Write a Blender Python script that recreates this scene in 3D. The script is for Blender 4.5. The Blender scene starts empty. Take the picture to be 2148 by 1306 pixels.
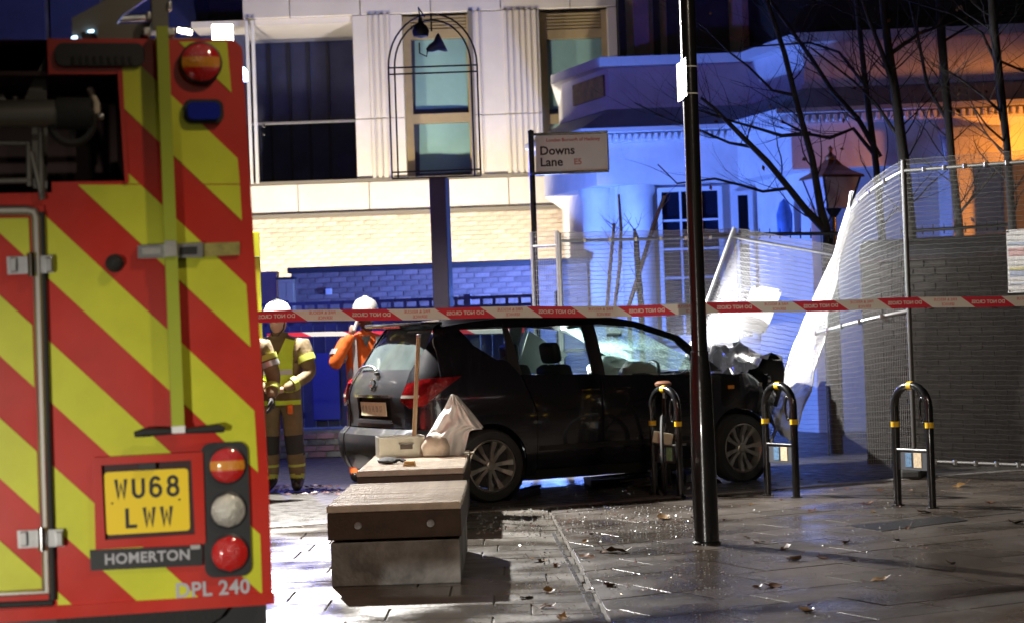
import bpy, bmesh, math, random
from mathutils import Vector, Matrix
R = math.radians
SC = bpy.context.scene
COL = SC.collection
random.seed(7)

# ------------------------------------------------------------------ camera
CAM_H, F_PX, IW, IH = 1.42, 4000.0, 2148.0, 1306.0
PITCH, ROLL = math.atan(52.0 / F_PX), R(-2.0)
cam_d = bpy.data.cameras.new('camera')
cam = bpy.data.objects.new('camera', cam_d); COL.objects.link(cam)
CAM_R = Matrix.Rotation(R(90) + PITCH, 3, 'X') @ Matrix.Rotation(ROLL, 3, 'Z')
CAM_P = Vector((0, 0, CAM_H))
cam.matrix_world = Matrix.Translation(CAM_P) @ CAM_R.to_4x4()
cam_d.sensor_width = 36.0; cam_d.lens = F_PX / IW * 36.0
cam_d.clip_start = 0.1; cam_d.clip_end = 2000
cam_d.dof.use_dof = True; cam_d.dof.focus_distance = 13.2; cam_d.dof.aperture_fstop = 3.2
SC.camera = cam

# ------------------------------------------------------------------ night sky, exposure
wd = bpy.data.worlds.new('World'); SC.world = wd; wd.use_nodes = True
nt = wd.node_tree; nt.nodes.clear()
wo = nt.nodes.new('ShaderNodeOutputWorld'); bg = nt.nodes.new('ShaderNodeBackground')
sky = nt.nodes.new('ShaderNodeTexSky'); sky.sky_type = 'NISHITA'; sky.sun_disc = False
sky.sun_elevation = R(-4); sky.sun_rotation = R(200)
nt.links.new(sky.outputs[0], bg.inputs[0]); nt.links.new(bg.outputs[0], wo.inputs[0])
bg.inputs[1].default_value = 0.15
SC.view_settings.view_transform = 'Standard'; SC.view_settings.look = 'None'
SC.view_settings.exposure = 0.0; SC.view_settings.gamma = 1.0
SC.view_settings.use_curve_mapping = False
SC.cycles.use_denoising = True
SC.cycles.max_bounces = 8; SC.cycles.diffuse_bounces = 3; SC.cycles.glossy_bounces = 4
SC.cycles.transparent_max_bounces = 24; SC.cycles.sample_clamp_indirect = 4.0
SC.cycles.caustics_reflective = False; SC.cycles.caustics_refractive = False

# ------------------------------------------------------------------ lamps of the place
def lamp(name, kind, loc, watts, col, radius=0.1, target=None, cone=None, blend=0.3):
    d = bpy.data.lights.new(name, kind); d.energy = watts; d.color = col
    d.shadow_soft_size = radius
    o = bpy.data.objects.new(name, d); COL.objects.link(o); o.location = loc
    if target is not None:
        o.rotation_euler = (Vector(target) - Vector(loc)).to_track_quat('-Z', 'Y').to_euler()
    if cone: d.spot_size = R(cone); d.spot_blend = blend
    return o
FLOOD = (-2.68, 18.25, 4.43)
lamp('floodlight_lamp', 'SPOT', FLOOD, 7200, (1.0, 0.96, 0.90), 0.07, (1.5, 12.9, 0.2), 128, 0.55)
lamp('second_flood_lamp', 'SPOT', (FLOOD[0] + .2, FLOOD[1] + .05, FLOOD[2] - .06), 1200, (1.0, 0.96, 0.90), 0.07, (-0.9, 19.7, 0.2), 88, 0.7)
lamp('wall_uplight_lamp', 'SPOT', (-4.4, 28.6, 1.2), 1120, (1.0, 0.87, 0.68), 0.15, (-4.4, 32.0, 4.0), 150, 0.3)
lamp('wall_uplight_lamp', 'SPOT', (-1.0, 28.6, 1.2), 1120, (1.0, 0.87, 0.68), 0.15, (-1.2, 32.0, 4.0), 140, 0.3)
lamp('beacon_lamp', 'POINT', (-2.9, 22.3, 3.5), 300, (0.09, 0.12, 1.0), 0.12)
lamp('pub_beacon_lamp', 'POINT', (0.5, 24.9, 1.6), 860, (0.12, 0.26, 1.0), 0.12)
lamp('sodium_street_lamp', 'SPOT', (9.6, 22.9, 3.1), 3600, (1.0, 0.30, 0.03), 0.15, (7.8, 25.2, 2.8), 76, 0.9)
lamp('street_lamp_behind', 'SPOT', (2.4, 4.0, 6.2), 760, (1.0, 0.82, 0.60), 0.2, (1.0, 11.3, 0.0), 78, 0.6)
lamp('far_street_lamp', 'POINT', (4.0, -6.0, 7.0), 210, (1.0, 0.84, 0.64), 0.25)
lamp('dipped_headlamp', 'SPOT', (-2.6, 0.4, 0.72), 1200, (1.0, 0.95, 0.86), 0.08, (-1.8, 6.6, 0.10), 42, 1.0)
WORK = (-0.1, 19.0, 0.98)
lamp('work_light_lamp', 'SPOT', WORK, 2600, (0.97, 0.98, 1.0), 0.06, (2.7, 18.2, 0.85), 104, 0.5)

# ------------------------------------------------------------------ pixel helpers (photo pixels -> the place)
def ray(x, y):
    return CAM_R @ Vector(((x - IW / 2) / F_PX, -(y - IH / 2) / F_PX, -1.0))
def W(x, y, D):                                     # point seen at a pixel, D metres in front
    d = ray(x, y); return CAM_P + d * (D / d.y)
def G(x, y, z=0.0):                                 # point seen at a pixel, z metres above the ground
    d = ray(x, y); return CAM_P + d * ((z - CAM_H) / d.z)

# ------------------------------------------------------------------ materials
MATS = {}
def mat(name, col, rough=0.5, metal=0.0, var=0.0, scale=8.0, bump=0.0, bscale=None, spec=0.5, coat=0.0,
        emit=None, estr=0.0, rand=0.0, col2=None, rvar=0.0, trans=0.0):
    m = bpy.data.materials.new(name); m.use_nodes = True
    n = m.node_tree; b = n.nodes['Principled BSDF']; L = n.links.new
    b.inputs['Base Color'].default_value = (*col, 1); b.inputs['Roughness'].default_value = rough
    b.inputs['Metallic'].default_value = metal; b.inputs['Specular IOR Level'].default_value = spec
    b.inputs['Coat Weight'].default_value = coat; b.inputs['Coat Roughness'].default_value = 0.05
    b.inputs['Transmission Weight'].default_value = trans
    tc = n.nodes.new('ShaderNodeTexCoord')
    out = None
    if var or col2:
        t = n.nodes.new('ShaderNodeTexNoise'); t.inputs['Scale'].default_value = scale
        t.inputs['Detail'].default_value = 6; t.inputs['Roughness'].default_value = 0.65
        L(tc.outputs['Object'], t.inputs['Vector'])
        r = n.nodes.new('ShaderNodeMapRange'); r.inputs[1].default_value = 0.3; r.inputs[2].default_value = 0.7
        L(t.outputs['Fac'], r.inputs[0])
        mx = n.nodes.new('ShaderNodeMix'); mx.data_type = 'RGBA'
        a = [c * (1 - var) for c in col]; c2 = col2 if col2 else [min(1, c * (1 + var)) for c in col]
        mx.inputs[6].default_value = (*a, 1); mx.inputs[7].default_value = (*c2, 1)
        L(r.outputs[0], mx.inputs[0]); out = mx.outputs[2]
        if rvar:
            rr = n.nodes.new('ShaderNodeMapRange'); rr.inputs[3].default_value = max(0.02, rough - rvar)
            rr.inputs[4].default_value = min(1, rough + rvar)
            t2 = n.nodes.new('ShaderNodeTexNoise'); t2.inputs['Scale'].default_value = scale * 0.6
            t2.inputs['Detail'].default_value = 4
            L(tc.outputs['Object'], t2.inputs['Vector'])
            rr.inputs[1].default_value = 0.35; rr.inputs[2].default_value = 0.65
            L(t2.outputs['Fac'], rr.inputs[0]); L(rr.outputs[0], b.inputs['Roughness'])
    if rand:
        oi = n.nodes.new('ShaderNodeObjectInfo')
        mr = n.nodes.new('ShaderNodeMapRange'); mr.inputs[3].default_value = 1 - rand; mr.inputs[4].default_value = 1 + rand
        L(oi.outputs['Random'], mr.inputs[0])
        ml = n.nodes.new('ShaderNodeVectorMath'); ml.operation = 'SCALE'
        if out is None: ml.inputs[0].default_value = col
        else: L(out, ml.inputs[0])
        L(mr.outputs[0], ml.inputs['Scale']); out = ml.outputs[0]
    if out is not None: L(out, b.inputs['Base Color'])
    if bump:
        t3 = n.nodes.new('ShaderNodeTexNoise'); t3.inputs['Scale'].default_value = bscale or scale * 4
        t3.inputs['Detail'].default_value = 5
        L(tc.outputs['Object'], t3.inputs['Vector'])
        bp = n.nodes.new('ShaderNodeBump'); bp.inputs['Strength'].default_value = bump; bp.inputs['Distance'].default_value = 0.02
        L(t3.outputs['Fac'], bp.inputs['Height']); L(bp.outputs[0], b.inputs['Normal'])
    if emit:
        b.inputs['Emission Color'].default_value = (*emit, 1); b.inputs['Emission Strength'].default_value = estr
    MATS[name] = m
    return m
def glass_mat(name, tint, refl=0.02, ior=1.5, cloud=0.0, cloudcol=(0.5, 0.6, 0.58)):
    m = bpy.data.materials.new(name); m.use_nodes = True; n = m.node_tree; n.nodes.clear(); L = n.links.new
    o = n.nodes.new('ShaderNodeOutputMaterial'); t = n.nodes.new('ShaderNodeBsdfTransparent')
    t.inputs[0].default_value = (*tint, 1)
    g = n.nodes.new('ShaderNodeBsdfGlossy'); g.inputs['Roughness'].default_value = refl
    lw = n.nodes.new('ShaderNodeLayerWeight'); lw.inputs[0].default_value = 0.5
    pw = n.nodes.new('ShaderNodeMath'); pw.operation = 'POWER'; pw.inputs[1].default_value = 5; L(lw.outputs['Facing'], pw.inputs[0])
    fr = n.nodes.new('ShaderNodeMath'); fr.operation = 'MULTIPLY_ADD'; fr.inputs[1].default_value = 0.95; fr.inputs[2].default_value = 0.045; L(pw.outputs[0], fr.inputs[0])
    mx = n.nodes.new('ShaderNodeMixShader'); base = t.outputs[0]
    if cloud:
        d = n.nodes.new('ShaderNodeBsdfDiffuse'); d.inputs[0].default_value = (*cloudcol, 1)
        tl = n.nodes.new('ShaderNodeBsdfTranslucent'); tl.inputs[0].default_value = (*cloudcol, 1)
        ad = n.nodes.new('ShaderNodeMixShader'); L(d.outputs[0], ad.inputs[1]); L(tl.outputs[0], ad.inputs[2])
        nz = n.nodes.new('ShaderNodeTexNoise'); nz.inputs['Scale'].default_value = 3.0; nz.inputs['Detail'].default_value = 6
        tc = n.nodes.new('ShaderNodeTexCoord'); L(tc.outputs['Object'], nz.inputs['Vector'])
        mr = n.nodes.new('ShaderNodeMapRange'); mr.inputs[1].default_value = 0.3; mr.inputs[2].default_value = 0.7
        mr.inputs[3].default_value = cloud * 0.6; mr.inputs[4].default_value = min(1, cloud * 1.3)
        L(nz.outputs['Fac'], mr.inputs[0])
        m2 = n.nodes.new('ShaderNodeMixShader'); L(mr.outputs[0], m2.inputs[0]); L(t.outputs[0], m2.inputs[1]); L(ad.outputs[0], m2.inputs[2])
        base = m2.outputs[0]
    L(fr.outputs[0], mx.inputs[0]); L(base, mx.inputs[1]); L(g.outputs[0], mx.inputs[2]); L(mx.outputs[0], o.inputs[0])
    MATS[name] = m; return m

# ------------------------------------------------------------------ mesh helpers
class MB:
    """collects shapes into ONE mesh"""
    def __init__(s): s.v = []; s.f = []; s.mi = []; s.cur = 0
    def add(s, vs, fs):
        o = len(s.v); s.v += [tuple(p) for p in vs]
        for f in fs: s.f.append([i + o for i in f]); s.mi.append(s.cur)
        return s
    def box(s, c, d, rot=None):
        hx, hy, hz = d[0] / 2, d[1] / 2, d[2] / 2
        vs = [Vector((sx * hx, sy * hy, sz * hz)) for sz in (-1, 1) for sy in (-1, 1) for sx in (-1, 1)]
        if rot is not None: vs = [rot @ p for p in vs]
        vs = [p + Vector(c) for p in vs]
        return s.add(vs, [(0, 2, 3, 1), (4, 5, 7, 6), (0, 1, 5, 4), (2, 6, 7, 3), (0, 4, 6, 2), (1, 3, 7, 5)])
    def bb(s, a, b):
        return s.box([(a[i] + b[i]) / 2 for i in range(3)], [abs(b[i] - a[i]) for i in range(3)])
    def bev(s, c, d, r=0.01, rot=None, seg=2):
        bm = bmesh.new(); bmesh.ops.create_cube(bm, size=1)
        for v in bm.verts: v.co = Vector((v.co.x * d[0], v.co.y * d[1], v.co.z * d[2]))
        bmesh.ops.bevel(bm, geom=list(bm.edges), offset=r, segments=seg, affect='EDGES', profile=0.5)
        return s.bmadd(bm, c, rot)
    def bmadd(s, bm, c=(0, 0, 0), rot=None):
        bm.verts.index_update()
        vs = [(rot @ v.co if rot is not None else v.co) + Vector(c) for v in bm.verts]
        s.add(vs, [[v.index for v in f.verts] for f in bm.faces]); bm.free(); return s
    def ring(s, path, rads, n=8, closed=False, cap=True, up=None):
        path = [Vector(p) for p in path]; m = len(path)
        if not hasattr(rads, '__len__'): rads = [rads] * m
        vs = []; t0 = None; a = None
        for i, p in enumerate(path):
            if closed: t = path[(i + 1) % m] - path[i - 1]
            else: t = path[min(i + 1, m - 1)] - path[max(i - 1, 0)]
            if t.length < 1e-9: t = Vector((0, 0, 1))
            t.normalize()
            if a is None:
                h = Vector(up) if up else (Vector((0, 0, 1)) if abs(t.z) < 0.9 else Vector((1, 0, 0)))
                a = h - t * h.dot(t); a.normalize()
            else:
                a = a - t * a.dot(t)
                if a.length < 1e-6: a = t.orthogonal()
                a.normalize()
            b = t.cross(a)
            for k in range(n):
                an = 2 * math.pi * (k + 0.5) / n
                vs.append(p + (a * math.cos(an) + b * math.sin(an)) * rads[i])
        fs = []
        for i in range(m if closed else m - 1):
            j = (i + 1) % m
            for k in range(n):
                l = (k + 1) % n
                fs.append((i * n + k, i * n + l, j * n + l, j * n + k))
        if cap and not closed:
            fs.append(tuple(reversed(range(n)))); fs.append(tuple((m - 1) * n + k for k in range(n)))
        return s.add(vs, fs)
    tube = ring
    def cyl(s, a, b, r, n=16, r2=None): return s.ring([a, b], [r, r if r2 is None else r2], n)
    def lathe(s, prof, c=(0, 0, 0), n=24, rot=None, close=False, caps=True):
        vs = []
        for r, z in prof:
            for k in range(n):
                an = 2 * math.pi * k / n; p = Vector((r * math.cos(an), r * math.sin(an), z))
                vs.append((rot @ p if rot is not None else p) + Vector(c))
        m = len(prof); fs = []
        for i in range(m if close else m - 1):
            j = (i + 1) % m
            for k in range(n):
                l = (k + 1) % n; fs.append((i * n + k, i * n + l, j * n + l, j * n + k))
        if not close and caps:
            if prof[0][0] > 1e-5: fs.append(tuple(reversed(range(n))))
            if prof[-1][0] > 1e-5: fs.append(tuple((m - 1) * n + k for k in range(n)))
        return s.add(vs, fs)
    def prism(s, poly, d0, d1, fn=None):
        """polygon in (a,b), extruded from d0 to d1; fn maps (a,b,d) -> point"""
        fn = fn or (lambda a, b, d: Vector((a, d, b)))
        n = len(poly); vs = [fn(a, b, d0) for a, b in poly] + [fn(a, b, d1) for a, b in poly]
        fs = [tuple(range(n)), tuple(reversed(range(n, 2 * n)))]
        for i in range(n):
            j = (i + 1) % n; fs.append((i, i + n, j + n, j))
        return s.add(vs, fs)
    def grid(s, nu, nv, fn):
        vs = [fn(i / nu, j / nv) for j in range(nv + 1) for i in range(nu + 1)]
        fs = [(j * (nu + 1) + i, j * (nu + 1) + i + 1, (j + 1) * (nu + 1) + i + 1, (j + 1) * (nu + 1) + i)
              for j in range(nv) for i in range(nu)]
        return s.add(vs, fs)
    def mesh(s, name, mats, smooth=None):
        me = bpy.data.meshes.new(name); me.from_pydata(s.v, [], s.f)
        if not isinstance(mats, (list, tuple)): mats = [mats]
        for m in mats: me.materials.append(MATS[m] if isinstance(m, str) else m)
        me.polygons.foreach_set('material_index', s.mi)
        bm = bmesh.new(); bm.from_mesh(me); bmesh.ops.recalc_face_normals(bm, faces=bm.faces); bm.to_mesh(me); bm.free()
        if smooth is not None:
            try: me.set_sharp_from_angle(angle=R(smooth))
            except Exception: pass
            for p in me.polygons: p.use_smooth = True
        me.update(); return me
    def build(s, name, mats, parent=None, smooth=None, loc=None, rotz=None):
        o = bpy.data.objects.new(name, s.mesh(name, mats, smooth)); COL.objects.link(o)
        if parent is not None: o.parent = parent
        if loc is not None: o.location = loc
        if rotz is not None: o.rotation_euler = (0, 0, rotz)
        return o
def tag(o, label=None, cat=None, group=None, kind=None):
    if label: o['label'] = label
    if cat: o['category'] = cat
    if group: o['group'] = group
    if kind: o['kind'] = kind
    return o
def thing(name, label, cat, loc=(0, 0, 0), rotz=0.0, group=None):
    o = bpy.data.objects.new(name, None); COL.objects.link(o); o.empty_display_size = 0.2
    o.location = loc; o.rotation_euler = (0, 0, rotz)
    return tag(o, label, cat, group)
def inst(name, me, parent=None, loc=(0, 0, 0), rot=(0, 0, 0), scale=None):
    o = bpy.data.objects.new(name, me); COL.objects.link(o)
    if parent is not None: o.parent = parent
    o.location = loc; o.rotation_euler = rot
    if scale: o.scale = scale
    return o
def text_mb(body, size, fn, thick=0.0, align='CENTER', space=1.0, mb=None, d=0.0, bold=0.0):
    """flat lettering; fn maps (a,b,d) -> point"""
    c = bpy.data.curves.new('lettering', 'FONT'); c.body = body; c.size = size; c.align_x = align; c.align_y = 'CENTER'
    c.space_character = space; c.offset = bold; c.resolution_u = 3
    o = bpy.data.objects.new('lettering_tmp', c); COL.objects.link(o)
    dg = bpy.context.evaluated_depsgraph_get(); me = bpy.data.meshes.new_from_object(o.evaluated_get(dg))
    mb = mb or MB()
    mb.add([fn(v.co.x, v.co.y, d) for v in me.vertices], [list(p.vertices) for p in me.polygons])
    bpy.data.objects.remove(o); bpy.data.curves.remove(c); bpy.data.meshes.remove(me)
    return mb
def interp(tab, x):
    """smooth (monotone-ish) interpolation through a table of (x, y)"""
    if x <= tab[0][0]: return tab[0][1]
    if x >= tab[-1][0]: return tab[-1][1]
    for i in range(len(tab) - 1):
        x0, y0 = tab[i]; x1, y1 = tab[i + 1]
        if x <= x1:
            def sl(k):
                if k <= 0 or k >= len(tab) - 1: return None
                a = (tab[k][1] - tab[k - 1][1]) / (tab[k][0] - tab[k - 1][0]); b = (tab[k + 1][1] - tab[k][1]) / (tab[k + 1][0] - tab[k][0])
                return 0.0 if a * b <= 0 else 2 * a * b / (a + b)
            s0 = sl(i); s1 = sl(i + 1); h = x1 - x0; lin = (y1 - y0) / h
            s0 = lin if s0 is None else s0; s1 = lin if s1 is None else s1
            t = (x - x0) / h; t2 = t * t; t3 = t2 * t
            return (2 * t3 - 3 * t2 + 1) * y0 + (t3 - 2 * t2 + t) * h * s0 + (-2 * t3 + 3 * t2) * y1 + (t3 - t2) * h * s1
def clip(poly, a, b, c):
    """keep the part of a polygon where a*x + b*y >= c"""
    out = []
    for i in range(len(poly)):
        p, q = poly[i], poly[(i + 1) % len(poly)]
        dp, dq = a * p[0] + b * p[1] - c, a * q[0] + b * q[1] - c
        if dp >= 0: out.append(p)
        if (dp >= 0) != (dq >= 0):
            t = dp / (dp - dq); out.append((p[0] + t * (q[0] - p[0]), p[1] + t * (q[1] - p[1])))
    return out
def tess(poly, su, sv):
    """polygon cut along a grid: list of verts2d, faces"""
    bm = bmesh.new(); bm.faces.new([bm.verts.new((a, b, 0)) for a, b in poly])
    us = [p[0] for p in poly]; vs = [p[1] for p in poly]
    k = math.floor(min(us) / su) + 1
    while k * su < max(us):
        bmesh.ops.bisect_plane(bm, geom=list(bm.verts) + list(bm.edges) + list(bm.faces), plane_co=(k * su, 0, 0), plane_no=(1, 0, 0), dist=1e-5); k += 1
    k = math.floor(min(vs) / sv) + 1
    while k * sv < max(vs):
        bmesh.ops.bisect_plane(bm, geom=list(bm.verts) + list(bm.edges) + list(bm.faces), plane_co=(0, k * sv, 0), plane_no=(0, 1, 0), dist=1e-5); k += 1
    bm.verts.index_update()
    v2 = [(v.co.x, v.co.y) for v in bm.verts]; fs = [[v.index for v in f.verts] for f in bm.faces]
    bd = [(e.verts[0].index, e.verts[1].index) for e in bm.edges if len(e.link_faces) == 1]
    bm.free(); return v2, fs, bd
def shell(mb, poly, fn, th=0.02, su=0.12, sv=0.08):
    """curved sheet: polygon (a,b) mapped by fn(a,b,depth)"""
    v2, fs, bd = tess(poly, su, sv); n = len(v2)
    vs = [fn(a, b, 0.0) for a, b in v2] + [fn(a, b, th) for a, b in v2]
    mb.add(vs, fs + [[i + n for i in reversed(f)] for f in fs] + [(i, j, j + n, i + n) for i, j in bd])
    return mb

# common materials
mat('black_paint', (0.012, 0.012, 0.013), 0.28, 0.0, coat=0.4)
mat('black_rubber', (0.018, 0.018, 0.018), 0.75, bump=0.2, scale=20)
mat('black_plastic', (0.02, 0.02, 0.022), 0.45)
mat('steel', (0.55, 0.55, 0.55), 0.32, 1.0, var=0.15, scale=12)
mat('aluminium', (0.62, 0.61, 0.58), 0.38, 1.0, var=0.12, scale=15)
mat('galvanised', (0.60, 0.61, 0.63), 0.42, 0.75, var=0.15, scale=25)
mat('galv_wire', (0.48, 0.48, 0.50), 0.5, 0.3)
mat('shaded_wire', (0.06, 0.056, 0.052), 0.55, 0.3)  # galvanised wire darkened: the dim light on the right panel is in the colour
mat('lit_wire', (0.66, 0.66, 0.68), 0.5, 0.15)  # galvanised wire lightened: strong light on the leaning panel is in the colour
mat('bent_wire', (0.30, 0.30, 0.31), 0.5, 0.3)  # same wire in a middle tone, its weaker light put into the colour
mat('white_paint', (0.78, 0.78, 0.76), 0.45, var=0.04, scale=3)
mat('white_plastic', (0.80, 0.80, 0.80), 0.4)
mat('chrome', (0.8, 0.8, 0.8), 0.12, 1.0)
mat('red_tape', (0.74, 0.035, 0.07), 0.45)
mat('white_tape', (0.86, 0.82, 0.78), 0.45)
mat('print_black', (0.015, 0.015, 0.015), 0.6)
mat('print_grey', (0.42, 0.42, 0.45), 0.5)
mat('yellow_band', (0.85, 0.52, 0.02), 0.4)

# ================================================================== GROUND
mat('asphalt', (0.05, 0.046, 0.042), 0.46, var=0.35, scale=14, bump=0.35, bscale=70, rvar=0.14)
mat('mortar_bed', (0.11, 0.095, 0.078), 0.5, var=0.3, scale=9, bump=0.4, bscale=60)
mat('slab_stone', (0.066, 0.054, 0.045), 0.32, var=0.35, scale=2.2, bump=0.25, bscale=38, rand=0.32, rvar=0.25)
mat('slab_pale', (0.12, 0.108, 0.092), 0.31, var=0.25, scale=3.0, bump=0.2, bscale=40, rand=0.2, rvar=0.2)
mat('kerb_stone', (0.22, 0.20, 0.18), 0.4, var=0.2, scale=6, bump=0.2, rand=0.15)
m = MB(); m.add([(-400, -60, -0.06), (400, -60, -0.06), (400, 900, -0.06), (-400, 900, -0.06)], [(0, 1, 2, 3)])
ground = tag(m.build('ground', 'asphalt'), 'dark wet ground stretching away under the whole street', 'ground', kind='structure')
def kerb_y(x): return 15.85 + 0.45 * x
m = MB(); pts = [(-14, kerb_y(-14)), (9, kerb_y(9)), (14, 40), (-14, 40)]
m.prism(pts, -0.05, 0.0, lambda a, b, d: Vector((a, b, d)))
road = tag(m.build('road', 'asphalt'), 'wet asphalt carriageway under the crashed car', 'road', kind='structure')
m = MB(); m.prism([(-14, -6), (9, -6), (9, kerb_y(9) - .004), (-14, kerb_y(-14) - .004)], -0.05, -0.012, lambda a, b, d: Vector((a, b, d)))
pavement = tag(m.build('pavement', 'mortar_bed'), 'wet stone slab pavement scattered with leaves and glass', 'pavement', kind='structure')

def slab_mesh(l, w):
    b = MB(); b.bev((0, 0, -0.02), (l - 0.012, w - 0.012, 0.036), 0.005, seg=1); return b
JX = 0.33                       # straight joint between the two paving fields
def jx(y): return 0.41 - 0.03 * (y - 9.7)
random.seed(3)
slab_cache = {}
rest = MB(); nslab = 0
th = R(27)
cands = []
# field beside the benches: rows square to the view
y = 3.0; row = 0
while y < 17:
    wrow = 0.42; x = -7.0 + (row % 2) * 0.4
    while x < jx(y) - 0.02:
        l = random.choice((0.6, 0.75, 0.9)); x1 = min(x + l, jx(y + wrow / 2))
        poly = [(x, y), (x1, y), (x1, y + wrow), (x, y + wrow)]
        cands.append((poly, 'slab_pale', 0.0)); x = x1
        if x1 >= jx(y + wrow / 2) - 0.05: break
    y += wrow; row += 1
# field to the right: rows run with the kerb
ca, sa = math.cos(th), math.sin(th)
v = -4.0; row = 0
while v < 17.5:
    wrow = (0.34, 0.42, 0.38)[row % 3]; u = -2.0 + random.random() * 0.5
    while u < 14:
        l = random.choice((0.5, 0.65, 0.8, 0.95))
        q = [(u, v), (u + l, v), (u + l, v + wrow), (u, v + wrow)]
        poly = [(a * ca - b * sa, a * sa + b * ca) for a, b in q]
        cands.append((poly, 'slab_stone', th)); u += l
    v += wrow; row += 1
def in_view(px, py):
    if py < 3: return False
    x = 1074 + 4000 * px / py; yy = 705 + 1.42 * 4000 / py - (x - 1074) * .035
    return -60 < x < 2210 and yy < 1345
for poly, mt, a in cands:
    if mt == 'slab_stone':
        poly = clip(poly, 1.0, 0.03, 0.41 + 0.03 * 9.7 + 0.02)
    else:
        pass
    if len(poly) < 3: continue
    poly = clip(poly, 0.45, -1.0, -15.85 + 0.16)          # stop at the kerb
    if len(poly) < 3: continue
    cx = sum(p[0] for p in poly) / len(poly); cy = sum(p[1] for p in poly) / len(poly)
    ins = []
    for (px, py) in poly:
        d = math.hypot(px - cx, py - cy); k = max(0.0, 1 - 0.007 / max(d, .01)); ins.append((px + (cx - px) * (1 - k), py + (cy - py) * (1 - k)))
    tx, ty, dz = random.uniform(-.0025, .0025), random.uniform(-.0025, .0025), random.uniform(-.0015, .0015)
    fn = lambda p, q, d: Vector((p, q, d + (p - cx) * tx + (q - cy) * ty + dz))
    if in_view(cx, cy) and cy < 17 and nslab < 290 and cy > 7.5:
        b = MB(); inn = [(px + (cx - px) * .006, py + (cy - py) * .006) for px, py in ins]
        n = len(ins)
        vs = [fn(p, q, -0.03) for p, q in ins] + [fn(p, q, -0.0012) for p, q in ins] + [fn(p, q, 0.0) for p, q in inn]
        fs = [tuple(range(2 * n, 3 * n))]
        for i in range(n):
            j = (i + 1) % n; fs += [(i, j, j + n, i + n), (i + n, j + n, j + 2 * n, i + 2 * n)]
        b.add(vs, fs); b.build('paving_slab', mt, pavement); nslab += 1
    elif -7 < cx < 8 and cy > 2:
        rest.prism(ins, -0.03, 0.0, fn)
o = rest.build('paving_slab', 'slab_stone', pavement); tag(o, kind='stuff')
# kerb stones, each its own
km = MB(); km.bev((0.45, 0, -0.04), (0.894, 0.15, 0.10), 0.008, seg=2); kmesh = km.mesh('kerb_stone', 'kerb_stone')
ka = math.atan(0.45)
for i in range(18):
    x = -5.2 + i * 0.9 * math.cos(ka)
    inst('kerb_stone', kmesh, pavement, (x + .045, kerb_y(x) - 0.08, random.uniform(-.003, .002)), (0, 0, ka))
# flush inspection cover and a slot in the paving
m = MB(); p = [G(1775, 1102), G(1990, 1082), G(2030, 1091), G(1850, 1114)]
m.prism([(q.x, q.y) for q in p], -0.01, 0.004, lambda a, b, d: Vector((a, b, d))); mat('iron_cover', (0.05, 0.05, 0.05), 0.35, 0.6, var=.3, scale=30, bump=.5)
tag(m.build('inspection_cover', 'iron_cover'), 'dark flush inspection cover set in the paving by the right hand cycle stand', 'cover')
mat('wet_slot', (0.35, 0.35, 0.36), 0.18, 0.6, var=.4, scale=60, bump=.3)
m = MB(); a = G(1160, 1118); b = G(1249, 1290)
for k in range(26):
    t0, t1 = k / 26, (k + .82) / 26; q0 = a.lerp(b, t0); q1 = a.lerp(b, t1); w_ = 0.011
    m.prism([(q0.x - w_, q0.y), (q0.x + w_, q0.y), (q1.x + w_, q1.y), (q1.x - w_, q1.y)], -0.01, 0.0065, lambda a_, b_, d: Vector((a_, b_, d)))
tag(m.build('drain_slot', 'wet_slot'), 'thin bright metal drain slot running towards the camera through the paving', 'drain')

# ================================================================== CREAM BUILDING
DB = 32.0
mat('cream_panel', (0.72, 0.68, 0.62), 0.55, var=0.09, scale=1.2, rand=0.05)
mat('cream_rib', (0.70, 0.65, 0.56), 0.55, var=0.05, scale=2)
mat('ochre_frame', (0.42, 0.33, 0.18), 0.4, 0.2, var=0.1, scale=4)
mat('yellow_brick', (0.62, 0.52, 0.42), 0.8, var=0.22, scale=9, rand=0.14, bump=.3)
mat('brick_joint', (0.62, 0.53, 0.44), 0.9, var=.1, scale=6)
mat('dark_inside', (0.05, 0.055, 0.10), 0.5, var=.4, scale=2)
mat('blind', (0.26, 0.43, 0.41), 0.7, var=0.12, scale=1.2)
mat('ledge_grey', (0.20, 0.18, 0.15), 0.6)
glass_mat('window_glass', (0.95, 0.98, 0.98), 0.02)
glass_mat('dark_glass', (0.6, 0.62, 0.7), 0.03)
def rect(x0, y0, x1, y1, D):
    xm, ym = (x0 + x1) / 2, (y0 + y1) / 2
    return W(x0, ym, D).x, W(x1, ym, D).x, W(xm, y1, D).z, W(xm, y0, D).z       # x0 x1 z0 z1
bld = thing('apartment_building', 'cream panelled apartment block above pale yellow brick, behind the firefighters', 'building', (0, DB, 0))
def bpart(name, px, y0, y1, mt, par=None, absz=None, smooth=None):
    """box on the facade, y0..y1 from the facade plane (positive = into the wall)"""
    X0, X1, Z0, Z1 = px
    return MB().bb((X0, y0, Z0), (X1, y1, Z1)).build(name, mt, par or bld)
XR = W(1300, 200, DB).x; XL = W(514, 200, DB).x
z_ledge = W(700, 384, DB).z; z_band = W(700, 446, DB).z; z_top = W(900, 27, DB).z
# backing wall leaves the openings free
core = MB()
core.bb((W(746, 200, DB).x, 0.9, 0), (XR, 1.2, 9.5)); core.bb((XL - 1.2, 2.1, 0), (W(746, 200, DB).x, 2.3, 9.5)); core.bb((XL - 1.2, .86, 0), (W(746, 200, DB).x - .01, 2.09, z_ledge)); core.bb((W(748, 200, DB).x, .86, z_ledge + .01), (W(748, 200, DB).x + .1, 2.2, 9.4))
core.build('wall', 'cream_panel', bld)
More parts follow.
